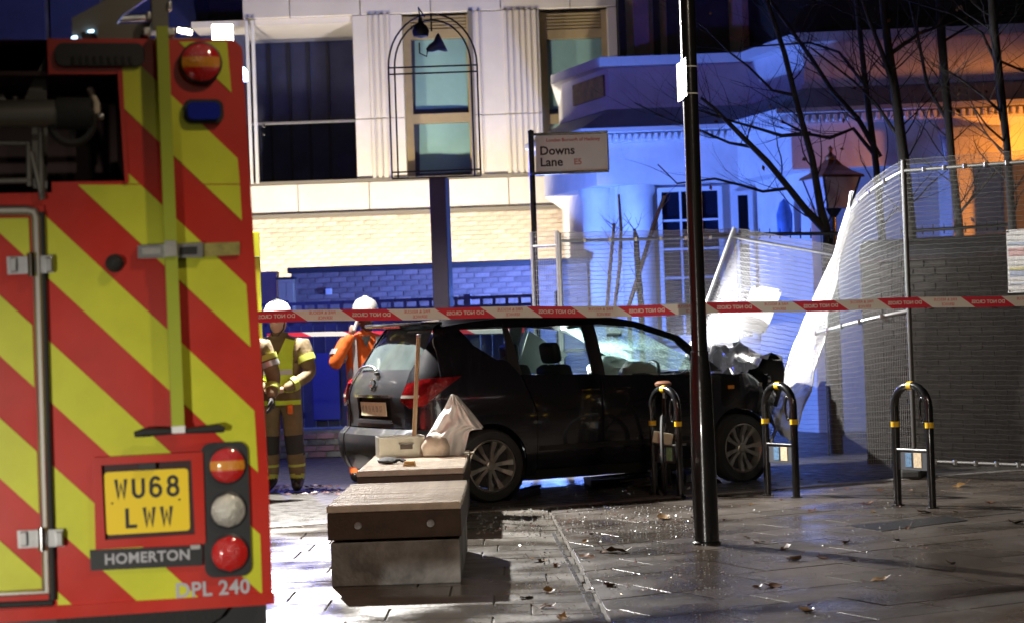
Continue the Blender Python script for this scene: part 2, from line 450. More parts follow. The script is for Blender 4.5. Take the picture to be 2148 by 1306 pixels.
# band course panels and top band panels
def panel_row(name, xs, z0, z1, y0=0.0):
    for a, b in zip(xs[:-1], xs[1:]):
        MB().bev(((a + b) / 2, y0 + .06, (z0 + z1) / 2), (b - a - .014, .12, z1 - z0 - .012), .006, seg=1).build(name, 'cream_panel', bld)
panel_row('cladding_panel', [XL] + [W(x, 415, DB).x for x in (625, 775, 922, 1068, 1200)] + [XR], z_band, z_ledge)
MB().bb((XL, .07, z_band - .02), (XR, .85, z_ledge + .001)).build('wall_core', 'brick_joint', bld)
panel_row('cladding_panel', [XL] + [W(x, 12, DB).x for x in (607, 755, 903, 1050, 1196)] + [XR], z_top, z_top + .62)
panel_row('cladding_panel', [XL] + [W(x, 12, DB).x for x in (607, 755, 903, 1050, 1196)] + [XR], z_top + .62, z_top + 1.9)
MB().bb((XL, -.05, z_ledge + .0), (XR, .1, z_ledge + .05)).build('ledge', 'ledge_grey', bld)
MB().bb((XL, -.06, z_band - .07), (XR, .1, z_band - .004)).build('shadow_line', 'ledge_grey', bld)  # grey strip put in for the shadow line under the band
zj = W(900, 245, DB).z
def pier(x0, x1, ribs):
    a, b = W(x0, 200, DB).x, W(x1, 200, DB).x
    for (z0, z1) in ((z_ledge + .05, zj), (zj, z_top)):
        MB().bev(((a + b) / 2, .45, (z0 + z1) / 2), (b - a, .9, z1 - z0 - .012), .006, seg=1).build('cladding_panel', 'cream_panel', bld)
        for r0, r1 in ribs:
            p, q = W(r0, 200, DB).x, W(r1, 200, DB).x
            MB().bev(((p + q) / 2, -.02, (z0 + z1) / 2), (q - p, .05, z1 - z0 - .014), .008, seg=2).build('rib', 'cream_rib', bld)
pier(744, 848, [(777, 784), (789, 797), (801, 810), (815, 821)])
pier(994, 1136, [(1004, 1010), (1060, 1068), (1073, 1080), (1086, 1094), (1099, 1106), (1112, 1118), (1124, 1130)])
pier(1280, 1299, [])
# balcony recess
bal = rect(538, 40, 744, 385, DB)
bx0, bx1 = XL + .12, W(744, 200, DB).x
MB().bb((bx0 - 1.0, .1, z_top - .10), (bx1, 2.09, z_top)).build('balcony_soffit', 'cream_panel', bld)
MB().bb((bx0 - 1.0, 2.0, z_ledge), (bx1, 2.08, z_top - .105)).build('balcony_back', 'dark_inside', bld)
for k in range(5):
    xx = bx0 + .1 + k * (bx1 - bx0) / 5
    MB().bb((xx - .4, 1.92, z_ledge), (xx - .35, 1.99, z_top - .12)).build('glazing_bar', 'black_plastic', bld)
MB().bb((bx0 - .3, .18, z_ledge + .06), (bx1 - .02, .192, W(650, 255, DB).z)).build('balcony_glass', 'dark_glass', bld)
a, b = W(548, 258, DB), W(738, 249, DB)
MB().tube([(bx0 - .1, .17, a.z), (bx1 - .02, .17, a.z)], .022, 8).build('handrail', 'aluminium', bld, smooth=40)
for yy in (262, 280):
    p = W(551, yy, DB); MB().bev((p.x, .16, p.z), (.05, .04, .05), .01).build('glass_clamp', 'chrome', bld)
for xx in (523, 535):
    p0 = W(xx, 200, DB).x; MB().bev((p0, -.02, (z_ledge + z_top) / 2), (.055, .1, z_top - z_ledge - .06), .01).build('white_mullion', 'white_paint', bld)
# windows
def block_window(x0, x1, gl, louvre):
    w = MB().bb((W(x0, 200, DB).x, .5, z_ledge + .05), (W(x1, 200, DB).x, .56, z_top)).build('window', 'dark_inside', bld)
    gx0, gx1 = W(gl[0], 150, DB).x, W(gl[1], 150, DB).x
    zs = [W((x0 + x1) / 2, yy, DB).z for yy in (75, 234, 254, 366)]
    X0, X1 = W(x0, 200, DB).x + .002, W(x1, 200, DB).x - .002
    fr = MB(); yf0, yf1 = .30, .40
    fr.bb((X0, yf0, z_ledge + .052), (gx0, yf1, z_top - .002)); fr.bb((gx1, yf0, z_ledge + .052), (X1, yf1, z_top - .002))
    fr.bb((gx0, yf0, zs[2]), (gx1, yf1, zs[1])); fr.bb((gx0, yf0, zs[0]), (gx1, yf1, zs[0] + .16)); fr.bb((gx0, yf0, z_ledge + .052), (gx1, yf1, zs[3]))
    fr.build('frame', 'ochre_frame', w)
    for zz0, zz1 in ((zs[1], zs[0]), (zs[3], zs[2])):
        MB().add([(gx0, .348, zz0), (gx1, .348, zz0), (gx1, .348, zz1), (gx0, .348, zz1)], [(0, 1, 2, 3)]).build('pane', 'window_glass', w)
    for k in range(7):
        z = zs[0] + .18 + k * .055
        if z + .03 < z_top: MB().bb((gx0 - .02, yf0 + .01, z), (gx1 + .02, yf1 + .03, z + .035)).build('louvre_slat', 'ochre_frame', w)
    # drawn blinds with folds
    def bl(zz0, zz1, gap):
        m = MB(); x0b = gx0 + gap
        m.grid(24, 4, lambda u, v: Vector((x0b + u * (gx1 - x0b) + .02 * (v - .5), .43 + .014 * math.sin(u * 4 + v * 3) + .008 * math.sin(u * 9 - v * 6 + 1), zz0 + (zz1 - zz0) * v)))
        m.build('blind', 'blind', w, smooth=60)
    bl(zs[1] + .1, zs[0], louvre); bl(zs[3] + .06, zs[2], louvre * 1.6)
block_window(848, 994, (862, 980), 0.05)
block_window(1136, 1280, (1150, 1266), 0.0)
MB().bb((W(986, 200, DB).x, -.04, z_ledge + .06), (W(996, 200, DB).x, .04, z_top)).build('downpipe', 'ledge_grey', bld)
# yellow brick storey; the bricks the photograph shows are laid one by one
brick_wall = MB().bb((XL, .022, 0), (XR, .85, z_band - .021)).build('brick_wall', 'brick_joint', bld)
bm_ = MB().bev((0, 0, 0), (.213, .1, .064), .004, seg=1).mesh('brick', 'yellow_brick')
z_lo = W(880, 566, DB).z; nb = 0; r_ = 0; z = z_band - .11
while z > z_lo and nb < 300:
    x = XL + .12 + (r_ % 2) * .112
    while x < W(1225, 500, DB).x and nb < 300:
        inst('brick', bm_, brick_wall, (x, .058 + random.uniform(-.004, .004), z)); x += .225; nb += 1
    z -= .076; r_ += 1
restb = MB()
while z > .05:
    x = XL + .12 + (r_ % 2) * .112
    while x < XR - .1:
        restb.box((x, .056, z), (.213, .1, .064)); x += .225
    z -= .076; r_ += 1
tag(restb.build('brick', 'yellow_brick', brick_wall), kind='stuff')
# left dark block with blue glass
gb = thing('glazed_block', 'dark navy glass fronted block rising behind the fire engine roof', 'building', (W(250, 60, 33).x, 33, 0))
mat('navy_glass', (0.02, 0.025, 0.10), 0.15, var=.3, scale=.8)
MB().bb((-7, 0, 0), (W(512, 50, 33).x - W(250, 60, 33).x, .4, 10)).build('wall', 'dark_inside', gb)
for k in range(9):
    x = -6.9 + k * 0.95
    MB().bev((x + .45, -.03, 5), (.86, .06, 9.6), .01, seg=1).build('pane', 'navy_glass', gb)

# ================================================================== LOW BRICK WALL, CABINET, TRELLIS FENCE
DL = 27.0
mat('brown_brick', (0.26, 0.20, 0.18), 0.8, var=.25, scale=9, rand=.25, bump=.3)
mat('dark_coping', (0.03, 0.03, 0.035), 0.5)
lw0, lw1, zt = W(612, 600, DL).x, W(1232, 590, DL).x, W(860, 553, DL).z
lw = thing('garden_wall', 'low brown brick wall with dark coping behind the trellis fence', 'wall', (0, DL, 0))
MB().bb((lw0, -.026, 0), (lw1, .3, zt - .08)).build('wall_core', 'brown_brick', lw)
MB().bev(((lw0 + lw1) / 2, .14, zt - .04), (lw1 - lw0 + .1, .42, .08), .012).build('coping', 'dark_coping', lw)
bm2 = MB().bev((0, 0, 0), (.213, .1, .064), .004, seg=1).mesh('brick', 'brown_brick')
z = zt - .12; r_ = 0
while z > W(860, 640, DL).z:
    x = lw0 + .11 + (r_ % 2) * .112
    while x < lw1 - .1:
        inst('brick', bm2, lw, (x, .01 + random.uniform(-.004, .004), z)); x += .225
    z -= .076; r_ += 1
rb = MB()
while z > .04:
    x = lw0 + .11 + (r_ % 2) * .112
    while x < lw1 - .1: rb.box((x, .01, z), (.213, .1, .064)); x += .225
    z -= .076; r_ += 1
tag(rb.build('brick', 'brown_brick', lw), kind='stuff')
mat('shaded_brick', (0.42, 0.36, 0.38), 0.8, var=.1, scale=3)  # purplish tint puts the shadow on the brick into the colour
lx0, lx1, _, lz = rect(420, 572, 582, 700, DL + .2)
MB().bb((0, 0, 0), (lx1 - lx0, .3, lz)).build('shaded_brick_wall', 'shaded_brick', loc=(lx0, DL + .2, 0))
tag(bpy.data.objects['shaded_brick_wall'], 'brick wall end tinted for the shadow on it, beside the beige cabinet', 'wall')
mat('beige_metal', (0.50, 0.42, 0.30), 0.5, var=.08, scale=3)
cx0, cx1, _, cz = rect(584, 586, 618, 700, DL - .2)
cab = thing('utility_cabinet', 'tall beige two door utility cabinet left of the brown brick wall', 'cabinet', ((cx0 + cx1) / 2, DL - .2, 0))
MB().bev((0, .12, cz / 2), (cx1 - cx0, .24, cz), .01).build('body', 'beige_metal', cab)
for s in (-1, 1): MB().bev((s * .055, -.01, cz / 2 + .02), (.1, .02, cz - .14), .004).build('door', 'beige_metal', cab)
MB().bev((0, .11, cz + .015), (cx1 - cx0 + .04, .3, .03), .006).build('top', 'dark_coping', cab)
# small white box on the wall
p = W(690, 612, DL - .06); wb = thing('junction_box', 'small white junction box on the brown brick wall', 'box', (p.x, DL - .085, p.z))
MB().bev((0, 0, 0), (.09, .06, .09), .01).build('body', 'white_plastic', wb); MB().bev((-.06, 0, 0), (.03, .05, .05), .005).build('gland', 'black_plastic', wb)
# trellis fence at DT
DT = 24.0
mat('navy_board', (0.055, 0.06, 0.10), 0.6, var=.25, scale=5, rand=.2)
tf = thing('trellis_fence', 'dark navy board fence with square trellis top behind the firefighters', 'fence', (0, DT, 0))
tx0, tx1 = W(530, 640, DT).x, W(1125, 640, DT).x
ztop = W(860, 626, DT).z; zlat = W(860, 668, DT).z; zb = W(860, 888, DT).z
n = int((tx1 - tx0) / .15)
bmsh = MB().bev((0, 0, (zlat + zb) / 2), (.142, .025, zlat - zb), .003, seg=1).mesh('board', 'navy_board')
for k in range(n): inst('board', bmsh, tf, (tx0 + .075 + k * .15, random.uniform(-.004, .004), 0))
for zz in (zb + .15, (zb + zlat) / 2, zlat): MB().bb((tx0, .018, zz - .04), (tx1, .06, zz + .04)).build('rail', 'navy_board', tf)
st = MB().bb((-.02, -.035, zlat), (.02, -.015, ztop)).mesh('trellis_slat', 'navy_board')
k = 0
while tx0 + k * .16 < tx1: inst('trellis_slat', st, tf, (tx0 + k * .16, 0, 0)); k += 1
for zz in (zlat + .02, (zlat + ztop) / 2, ztop - .02): MB().bb((tx0, -.014, zz - .02), (tx1, .006, zz + .02)).build('trellis_slat', 'navy_board', tf)
for k in range(4):
    x = tx0 + .4 + k * 1.15; MB().bev((x, .08, ztop / 2), (.09, .09, ztop + .06), .006).build('post', 'navy_board', tf)
mat('blue_sheet', (0.05, 0.07, 0.30), 0.5)
bs = rect(655, 740, 712, 880, DT - .1)
MB().bev(((bs[0] + bs[1]) / 2, -.05, (bs[2] + bs[3]) / 2), (bs[1] - bs[0], .03, bs[3] - bs[2]), .006).build('blue_panel', 'blue_sheet', tf)
mat('plinth_brick', (0.36, 0.20, 0.13), 0.8, var=.3, scale=8, rand=.2, bump=.4)
mat('mossy_brick', (0.20, 0.19, 0.10), 0.9, var=.5, scale=7, rand=.3, bump=.5)
pl = thing('plinth_wall', 'low mossy brick plinth under the navy trellis fence', 'wall', (0, DT - .25, 0))
MB().bb((tx0, -.064, 0), (tx1 + .6, .2, zb - .03)).build('wall_core', 'mossy_brick', pl)
bA = MB().bev((0, 0, 0), (.213, .1, .064), .004, seg=1).mesh('brick', 'plinth_brick'); bB = MB().bev((0, 0, 0), (.213, .1, .064), .004, seg=1).mesh('brick', 'mossy_brick')
z = .04; r_ = 0
while z < zb - .03:
    x = tx0 + .11 + (r_ % 2) * .112
    while x < tx1 + .5: inst('brick', bA if z > zb - .14 else (bB if random.random() < .75 else bA), pl, (x, -.03 + random.uniform(-.006, .004), z)); x += .225
    z += .076; r_ += 1

# ================================================================== PUB
mat('stucco', (0.68, 0.68, 0.70), 0.65, var=0.14, scale=1.6, bump=.2, bscale=30)
mat('stucco_trim', (0.68, 0.68, 0.70), 0.6, var=.08, scale=2)
mat('lead_roof', (0.34, 0.35, 0.38), 0.55, var=.15, scale=3)
mat('sash', (0.62, 0.64, 0.68), 0.5)
mat('copper_roof', (0.30, 0.13, 0.05), 0.35, 0.6, var=.2, scale=6)
mat('dark_roof', (0.018, 0.014, 0.012), 0.7, var=.3, scale=3)
glass_mat('pub_glass', (0.30, 0.36, 0.46), 0.03)
pub = thing('corner_pub', 'white stucco corner pub with dentil cornice lit blue and orange behind the fence', 'building', (0, 0, 0))
dP = 27.0
P_B = W(1280, 200, dP); P_A = Vector((P_B.x - .61, dP + 1.6, 0)); P_A2 = Vector((P_B.x - 1.6, dP + 4.2, 0))
P_C = Vector((W(1575, 200, dP).x, dP, 0)); P_E = Vector((W(1690, 200, 25.4).x, 25.4, 0)); P_F = Vector((W(2300, 200, 25.2).x, 25.2, 0))
line = [(p.x, p.y) for p in (P_A, P_B, P_C, P_E, P_F)]
def off(line, d):
    out = []
    for i, p in enumerate(line):
        ns = []
        for j in (i - 1, i):
            if 0 <= j < len(line) - 1:
                t = Vector((line[j + 1][0] - line[j][0], line[j + 1][1] - line[j][1])).normalized(); ns.append(Vector((t.y, -t.x)))
        nn = sum(ns, Vector((0, 0))); nn.normalize(); k = d / max(.5, nn.dot(ns[0])); out.append((p[0] + nn.x * k, p[1] + nn.y * k))
    return out
def band(name, d, z0, z1, mt, d_top=None):
    a = off(line, d); b = off(line, d if d_top is None else d_top); back = [(line[-1][0], 31.5), (line[0][0], 31.5)]
    vs = [(x, y, z0) for x, y in a + back] + [(x, y, z1) for x, y in b + back]; n = len(a) + 2
    fs = [tuple(range(n)), tuple(reversed(range(n, 2 * n)))] + [(i, (i + 1) % n, (i + 1) % n + n, i + n) for i in range(n)]
    return MB().add(vs, fs).build(name, mt, pub)
zP = lambda y: W(1420, y, dP).z
z_cap0, z_cap1, z_fas, z_cor, z_den0, z_fr = zP(138), zP(119), zP(226), zP(281), zP(302), zP(388)
band('wall', -.02, 0, z_fas, 'stucco'); 
band('frieze', .36, z_fr, z_den0 - .002, 'stucco')
band('dentil_bed', .43, z_den0, z_den0 + .13, 'stucco_trim')
band('cornice', .66, z_den0 + .131, z_den0 + .19, 'stucco_trim')
band('cornice_roof', .66, z_den0 + .191, z_fas, 'lead_roof', .05)
band('parapet', .02, z_fas + .001, z_cap0, 'stucco')
band('parapet_cap', .20, z_cap0 + .001, z_cap1, 'stucco_trim')
band('string_course', .08, (z_fas + z_cap0) / 2 - .30, (z_fas + z_cap0) / 2 - .25, 'stucco_trim')
dl = off(line, .43); dent = MB().bev((0, -.05, 0), (.05, .1, .09), .006, seg=1).mesh('dentil', 'stucco_trim'); nd = 0
for i in range(len(dl) - 1):
    a, b = Vector(dl[i]), Vector(dl[i + 1]); L_ = (b - a).length; k = 0
    ang = math.atan2(b.y - a.y, b.x - a.x)
    while .06 + k * .092 < L_ - .04:
        q = a.lerp(b, (.06 + k * .092) / L_); inst('dentil', dent, pub, (q.x, q.y, z_den0 + .065), (0, 0, ang)); k += 1; nd += 1
# columns under the frieze
for cx_, r_ in ((W(1252, 430, dP + .35).x, .22), (W(1335, 430, dP).x, .235)):
    yy = dP + (.62 if r_ < .23 else .22)
    MB().lathe([(r_ * 1.05, 0), (r_ * 1.05, .3), (r_, .36), (r_ * .95, z_fr - .16), (r_ * 1.12, z_fr - .1), (r_ * 1.12, z_fr - .002)], (cx_, yy - .3, 0), 28).build('column', 'stucco', pub, smooth=35)
# sash windows on the front face
def pub_window(x0, x1, z0, z1, yf, nx, nz, par=pub, glass='pub_glass', backmat='dark_inside'):
    w = MB().bb((x0, yf + .0, z0), (x1, yf + .012, z1)).build('window', glass, par)
    f = MB(); t = .06
    f.bb((x0 - t, yf - .05, z0 - t), (x0, yf + .02, z1 + t)); f.bb((x1, yf - .05, z0 - t), (x1 + t, yf + .02, z1 + t))
    f.bb((x0, yf - .05, z0 - t), (x1, yf + .02, z0)); f.bb((x0, yf - .05, z1), (x1, yf + .02, z1 + t)); f.build('frame', 'sash', w)
    for i in range(1, nx): MB().bb((x0 + (x1 - x0) * i / nx - .014, yf - .03, z0 + .001), (x0 + (x1 - x0) * i / nx + .014, yf - .002, z1 - .001)).build('glazing_bar', 'sash', w)
    for k in range(1, nz): MB().bb((x0 + .001, yf - .028, z0 + (z1 - z0) * k / nz - .014), (x1 - .001, yf - .003, z0 + (z1 - z0) * k / nz + .014)).build('glazing_bar', 'sash', w)
    return w
q = rect(1388, 402, 1506, 480, dP - .03); pub_window(q[0], q[1], 1.35, q[3], dP - .03, 3, 5)
q = rect(1545, 410, 1570, 500, dP - .03); pub_window(q[0] + .02, q[1], 1.3, q[3], dP - .03, 1, 3)
q = rect(1640, 395, 1672, 480, 25.9)
# corner sign panel on the receding face, gilt blurred letters
mat('sign_brown', (0.10, 0.06, 0.05), 0.5, var=.5, scale=7, col2=(0.42, 0.26, 0.12))
ab = Vector(line[0]) - Vector(line[1]); ab.normalize(); nrm = Vector((-ab.y * -1, ab.x * -1)); nrm = Vector((ab.y, -ab.x)) if Vector((ab.y, -ab.x)).y < 0 else Vector((-ab.y, ab.x))
def onface(s, z, d=0.03): q = Vector(line[1]) + ab * s + nrm * d; return Vector((q.x, q.y, z))
m = MB(); m.add([onface(.12, 4.78, .05), onface(1.25, 4.78, .05), onface(1.25, 5.09, .05), onface(.12, 5.09, .05), onface(.12, 4.78, .02), onface(1.25, 4.78, .02), onface(1.25, 5.09, .02), onface(.12, 5.09, .02)],
      [(0, 1, 2, 3), (0, 4, 5, 1), (1, 5, 6, 2), (2, 6, 7, 3), (3, 7, 4, 0)]); m.build('name_board', 'sign_brown', pub)
# downpipe and upper storey set back
up = MB().bb((W(1306, 60, 28.4).x, 28.4, z_cap0), (W(1640, 60, 28.4).x, 28.7, 9.5)).build('upper_wall', 'stucco', pub)
MB().bb((W(1299, 60, 28.0).x, 28.2, z_cap0 - .5), (W(1313, 60, 28.2).x, 28.32, 9.5)).build('downpipe', 'dark_coping', pub)
MB().bb((W(1371, 60, 28.3).x, 28.28, z_cap1), (W(1384, 60, 28.3).x, 28.38, 9.5)).build('downpipe', 'dark_coping', pub)
mat('pink_blind', (0.55, 0.42, 0.42), 0.6, var=.2, scale=4)
for x0, x1 in ((1330, 1362), (1560, 1588)):
    MB().bb((W(x0, 60, 28.3).x, 28.33, z_cap0 + .2), (W(x1, 60, 28.3).x, 28.398, 9.4)).build('upper_window', 'pink_blind', pub)
q = rect(1400, 30, 1530, 112, 28.3)
MB().bb((q[0], 28.34, z_cap0 + .1), (q[1], 28.397, 8.4)).build('upper_window', 'dark_inside', pub)
# dark overhanging upper roof at the right, above the parapet
MB().bb((W(1640, 60, 25.0).x, 25.75, z_cap1 + .03), (P_F.x, 30, 10)).build('upper_roof', 'dark_roof', pub)
# projecting pier and dark boarded end at the right
q = rect(1988, 300, 2106, 500, 24.8)
MB().bev(((q[0] + q[1]) / 2, 25.0, 1.9), (q[1] - q[0], .75, 3.8), .02).build('pier', 'stucco', pub)
for s, zz in ((0, z_fr + .02),):
    MB().bev(((q[0] + q[1]) / 2, 24.98, 3.86), (q[1] - q[0] + .12, .85, .12), .02).build('pier_cap', 'stucco_trim', pub)
MB().bb((W(2104, 400, 24.5).x, 24.45, 0), (W(2104, 400, 24.5).x + 2.5, 24.7, W(2120, 345, 24.5).z)).build('boarded_front', 'dark_roof', pub)
# small wall lamps and poster board on the slanting face
for x, y0, y1 in ((1641, 300, 342), (1668, 312, 350)):
    p0, p1 = W(x, y0, 26.0), W(x, y1, 26.0)
    MB().bev((p0.x, 25.9, (p0.z + p1.z) / 2), (.085, .09, p0.z - p1.z), .01).build('wall_light', 'lead_roof', pub)
mat('blue_board', (0.10, 0.22, 0.55), 0.5, var=.3, scale=6)
p = W(1649, 455, 25.6); MB().lathe([(0, 0), (.10, .02), (.11, .3), (.06, .46), (0, .52)], (p.x, 25.75, p.z - .26), 12).build('poster_board', 'blue_board', pub, smooth=40)

# ================================================================== LANTERN
dn = 24.6
pl_ = W(1745, 400, dn)
lan = thing('lantern_post', 'old street lantern with copper roof and frosted panes in front of the pub', 'lantern', (pl_.x, dn, 0))
mat('lantern_pane', (0.62, 0.58, 0.66), 0.35, var=.05, scale=4)
zt0, zt1, zt2, zt3 = W(1745, 438, dn).z, W(1740, 374, dn).z, W(1738, 335, dn).z, W(1735, 306, dn).z
MB().cyl((0, 0, 0), (0, 0, zt0 - .1), .045, 12).build('post', 'black_paint', lan, smooth=40)
MB().lathe([(.05, zt0 - .12), (.14, zt0 - .02), (.15, zt0)], (0, 0, 0), 4, Matrix.Rotation(R(45), 3, 'Z')).build('cup', 'black_paint', lan)
rz = Matrix.Rotation(R(20), 3, 'Z')
for k in range(4):
    m = MB(); r0, r1 = .165, .27; a = [rz @ (Matrix.Rotation(R(90 * k), 3, 'Z') @ Vector(v)) for v in ((-r0, -r0, zt0), (r0, -r0, zt0), (r1, -r1, zt1), (-r1, -r1, zt1))]
    m.add(a, [(0, 1, 2, 3)]); m.build('pane', 'lantern_pane', lan)
    m = MB(); m.tube([rz @ (Matrix.Rotation(R(90 * k), 3, 'Z') @ Vector(v)) for v in ((r0, -r0, zt0), (r1, -r1, zt1))], .014, 6); m.build('frame_bar', 'black_paint', lan)
s2 = math.sqrt(2)
MB().lathe([(.31 * s2, zt1 - .01), (.30 * s2, zt1 + .02), (.20 * s2, zt1 + .08), (.11 * s2, zt2 - .08), (.055 * s2, zt2)], (0, 0, 0), 4, rz @ Matrix.Rotation(R(45), 3, 'Z')).build('roof', 'copper_roof', lan)
MB().lathe([(.07, zt2 - .01), (.08, zt2 + .03), (.03, zt2 + .07), (.02, zt2 + .1), (.035, zt2 + .14), (.004, zt3)], (0, 0, 0), 12).build('finial', 'copper_roof', lan, smooth=40)

# ================================================================== DARK BRICK WALL (right, behind the fence)
mat('black_brick', (0.014, 0.011, 0.009), 0.85, spec=.25, var=.35, scale=9, rand=.35, bump=.4)
mat('glazed_coping', (0.02, 0.02, 0.024), 0.16, coat=.6)
wa, wb_ = Vector((3.58, 19.45, 0)), Vector((6.6, 17.75, 0))
dv = (wb_ - wa); Lw = dv.length; dw = thing('boundary_wall', 'dark brick wall with rounded glazed coping behind the mesh fence', 'wall', wa, math.atan2(dv.y, dv.x))
zw = 2.04
MB().bb((0, -.034, 0), (Lw, .30, zw)).build('wall_core', 'black_brick', dw)
bk = MB().bev((0, 0, 0), (.213, .1, .064), .005, seg=1).mesh('brick', 'black_brick'); nb = 0; r_ = 0; z = zw - .04; rb = MB()
while z > .02:
    x = .107 + (r_ % 2) * .112
    while x < Lw - .1:
        if nb < 298 and x < 2.0: inst('brick', bk, dw, (x, random.uniform(-.006, .006), z)); nb += 1
        else: rb.box((x, 0, z), (.213, .1, .064))
        x += .225
    z -= .076; r_ += 1
tag(rb.build('brick', 'black_brick', dw), kind='stuff')
cp = MB(); cp.prism([(.21 * math.cos(R(a)), .17 * math.sin(R(a))) for a in range(0, 181, 15)] + [(-.21, -.06), (.21, -.06)], 0.004, .30, lambda a, b, d: Vector((d, a + .13, b)))
cpm = cp.mesh('coping_tile', 'glazed_coping', smooth=40)
for k in range(int(Lw / .304)): inst('coping_tile', cpm, dw, (k * .304, 0, zw + .06), (random.uniform(-.03, .03), 0, 0))

# ================================================================== LAMP POST
p = G(1482, 1139); D_POST = p.y
post = thing('lamp_post', 'tall black steel lamp post with a thicker base standing on the paving', 'lamp post', p)
def zpx(x, y): return W(x, y, D_POST).z
z_sh, z_ba = zpx(1470, 735), zpx(1474, 800)
mat('post_paint', (0.010, 0.010, 0.011), 0.24, coat=.5, bump=.06, bscale=25, scale=5)
MB().lathe([(.088, 0), (.086, .02), (.083, .5), (.074, z_ba), (.072, z_ba + .03), (.057, z_sh - .02), (.055, z_sh)], n=28).build('base', 'post_paint', post, smooth=35)
MB().lathe([(.053, z_sh - .02), (.053, z_sh + .5), (.050, 6.5), (.04, 7.5)], n=24).build('shaft', 'post_paint', post, smooth=35)
MB().lathe([(.060, z_sh - .03), (.060, z_sh - .005), (.054, z_sh)], n=24).build('collar', 'post_paint', post, smooth=35)
MB().lathe([(.098, 0.0), (.098, .012), (.088, .02)], n=24).build('foot_ring', 'post_paint', post, smooth=35)
a = W(1434, 170, D_POST); pn = thing('paper_notice', 'white paper notice strapped to the lamp post high up', 'notice', (a.x + .035, D_POST - .03, a.z))
rz_ = Matrix.Rotation(R(-74), 3, 'Z')
MB().grid(6, 6, lambda u, v: Vector((-.05, -.02, 0)) + rz_ @ Vector(((u - .5) * .19, .006 * math.sin(u * 5), (v - .5) * .255 + .02 * (u - .5)))).build('sheet', 'white_paint', pn, smooth=60)
MB().lathe([(.056, -.004), (.056, .004)], (D_POST * 0 + p.x - a.x - .035, .03, .09), 20).build('strap', 'white_plastic', pn)
MB().lathe([(.056, -.004), (.056, .004)], (p.x - a.x - .035, .03, -.09), 20).build('strap', 'white_plastic', pn)

# ================================================================== BENCHES
mat('bench_slat', (0.56, 0.51, 0.43), 0.55, var=.22, scale=9, rand=.12, bump=.3, bscale=90)
mat('bench_fascia', (0.07, 0.048, 0.035), 0.5, var=.3, scale=8, bump=.2, bscale=50)
mat('bench_concrete', (0.20, 0.20, 0.20), 0.75, var=.5, scale=4.5, bump=.35, bscale=35, col2=(0.38, 0.38, 0.37))
def bench(label, pxl, pxr, yfront, yback):
    zt = .47
    a = G(pxl, yfront, zt); b = G(pxr, yfront, zt); c = G((pxl + pxr) / 2, yback, zt)
    w = b.x - a.x; L = c.y - (a.y + b.y) / 2; yf = (a.y + b.y) / 2
    t = thing('street_bench', label, 'bench', ((a.x + b.x) / 2, yf, 0), 0, 'timber topped concrete benches')
    n = max(8, round(L / .125)); sw = L / n
    sm = MB(); sm.bev((0, 0, -.02), (w, sw - .010, .04), .005, seg=1)
    for g in range(5): sm.box((0, -sw / 2 + .018 + g * (sw - .036) / 4, .0005), (w - .01, .005, .005))
    sme = sm.mesh('slat', 'bench_slat')
    for k in range(n): inst('slat', sme, t, (random.uniform(-.003, .003), (k + .5) * sw, zt + random.uniform(-.002, .002)))
    z0 = zt - .042
    fh = .155
    for (c_, d_) in (((0, .02, z0 - fh / 2), (w - .004, .035, fh)), ((0, L - .02, z0 - fh / 2), (w - .004, .035, fh)),
                     ((-w / 2 + .02, L / 2, z0 - fh / 2), (.035, L - .08, fh)), ((w / 2 - .02, L / 2, z0 - fh / 2), (.035, L - .08, fh))):
        MB().bev(c_, d_, .004, seg=1).build('fascia_board', 'bench_fascia', t)
    for s in (-.27, .27):
        MB().lathe([(.023, 0), (.021, .006), (0, .007)], (s * w, .001, z0 - .075), 18, Matrix.Rotation(R(90), 3, 'X')).build('bolt_cap', 'steel', t)
    MB().bev((0, L / 2 + .005, (z0 - fh - .018) / 2), (w - .03, L - .03, z0 - fh - .018), .008).build('concrete_base', 'bench_concrete', t)
    return t
B1 = bench('nearer timber topped bench on a stained concrete block', 690, 965, 1057, 1012)
B2 = bench('farther timber bench carrying the metal box and white bag', 752, 971, 985, 948)
ZB = .472
# ---------------- things on the farther bench
mat('tin', (0.42, 0.40, 0.33), 0.42, 0.7, var=.15, scale=10)
a = G(840, 957, ZB); bx = thing('metal_tray_box', 'open dull grey metal box with a side handle on the farther bench', 'box', (a.x, a.y, ZB), R(10))
w, d, h, t = .37, .27, .165, .006
for c_, d_ in (((0, -d / 2, h / 2), (w, t, h)), ((0, d / 2, h / 2), (w, t, h)), ((-w / 2, 0, h / 2), (t, d - .01, h)), ((w / 2, 0, h / 2), (t, d - .01, h))):
    MB().box(c_, d_).build('side', 'tin', bx)
MB().box((0, 0, .004), (w - .01, d - .01, .006)).build('bottom', 'tin', bx)
MB().tube([(-w / 2, -d / 2, h), (w / 2, -d / 2, h), (w / 2, d / 2, h), (-w / 2, d / 2, h)], .006, 6, closed=True).build('rim', 'aluminium', bx)
MB().tube([(-.02, -d / 2 - .004, .115), (-.02, -d / 2 - .03, .112), (.09, -d / 2 - .03, .112), (.09, -d / 2 - .004, .115)], .006, 6).build('handle', 'steel', bx)
MB().bev((.035, -d / 2 - .004, .085), (.10, .006, .035), .002).build('label_plate', 'bench_fascia', bx)
mat('wood_handle', (0.33, 0.22, 0.12), 0.5, var=.2, scale=12)
q0 = G(872, 957, ZB); q0.y += .02; q1 = W(878, 705, q0.y)
rod = thing('tool_handle', 'upright wooden tool handle standing beside the metal box', 'tool', (q0.x, q0.y, ZB))
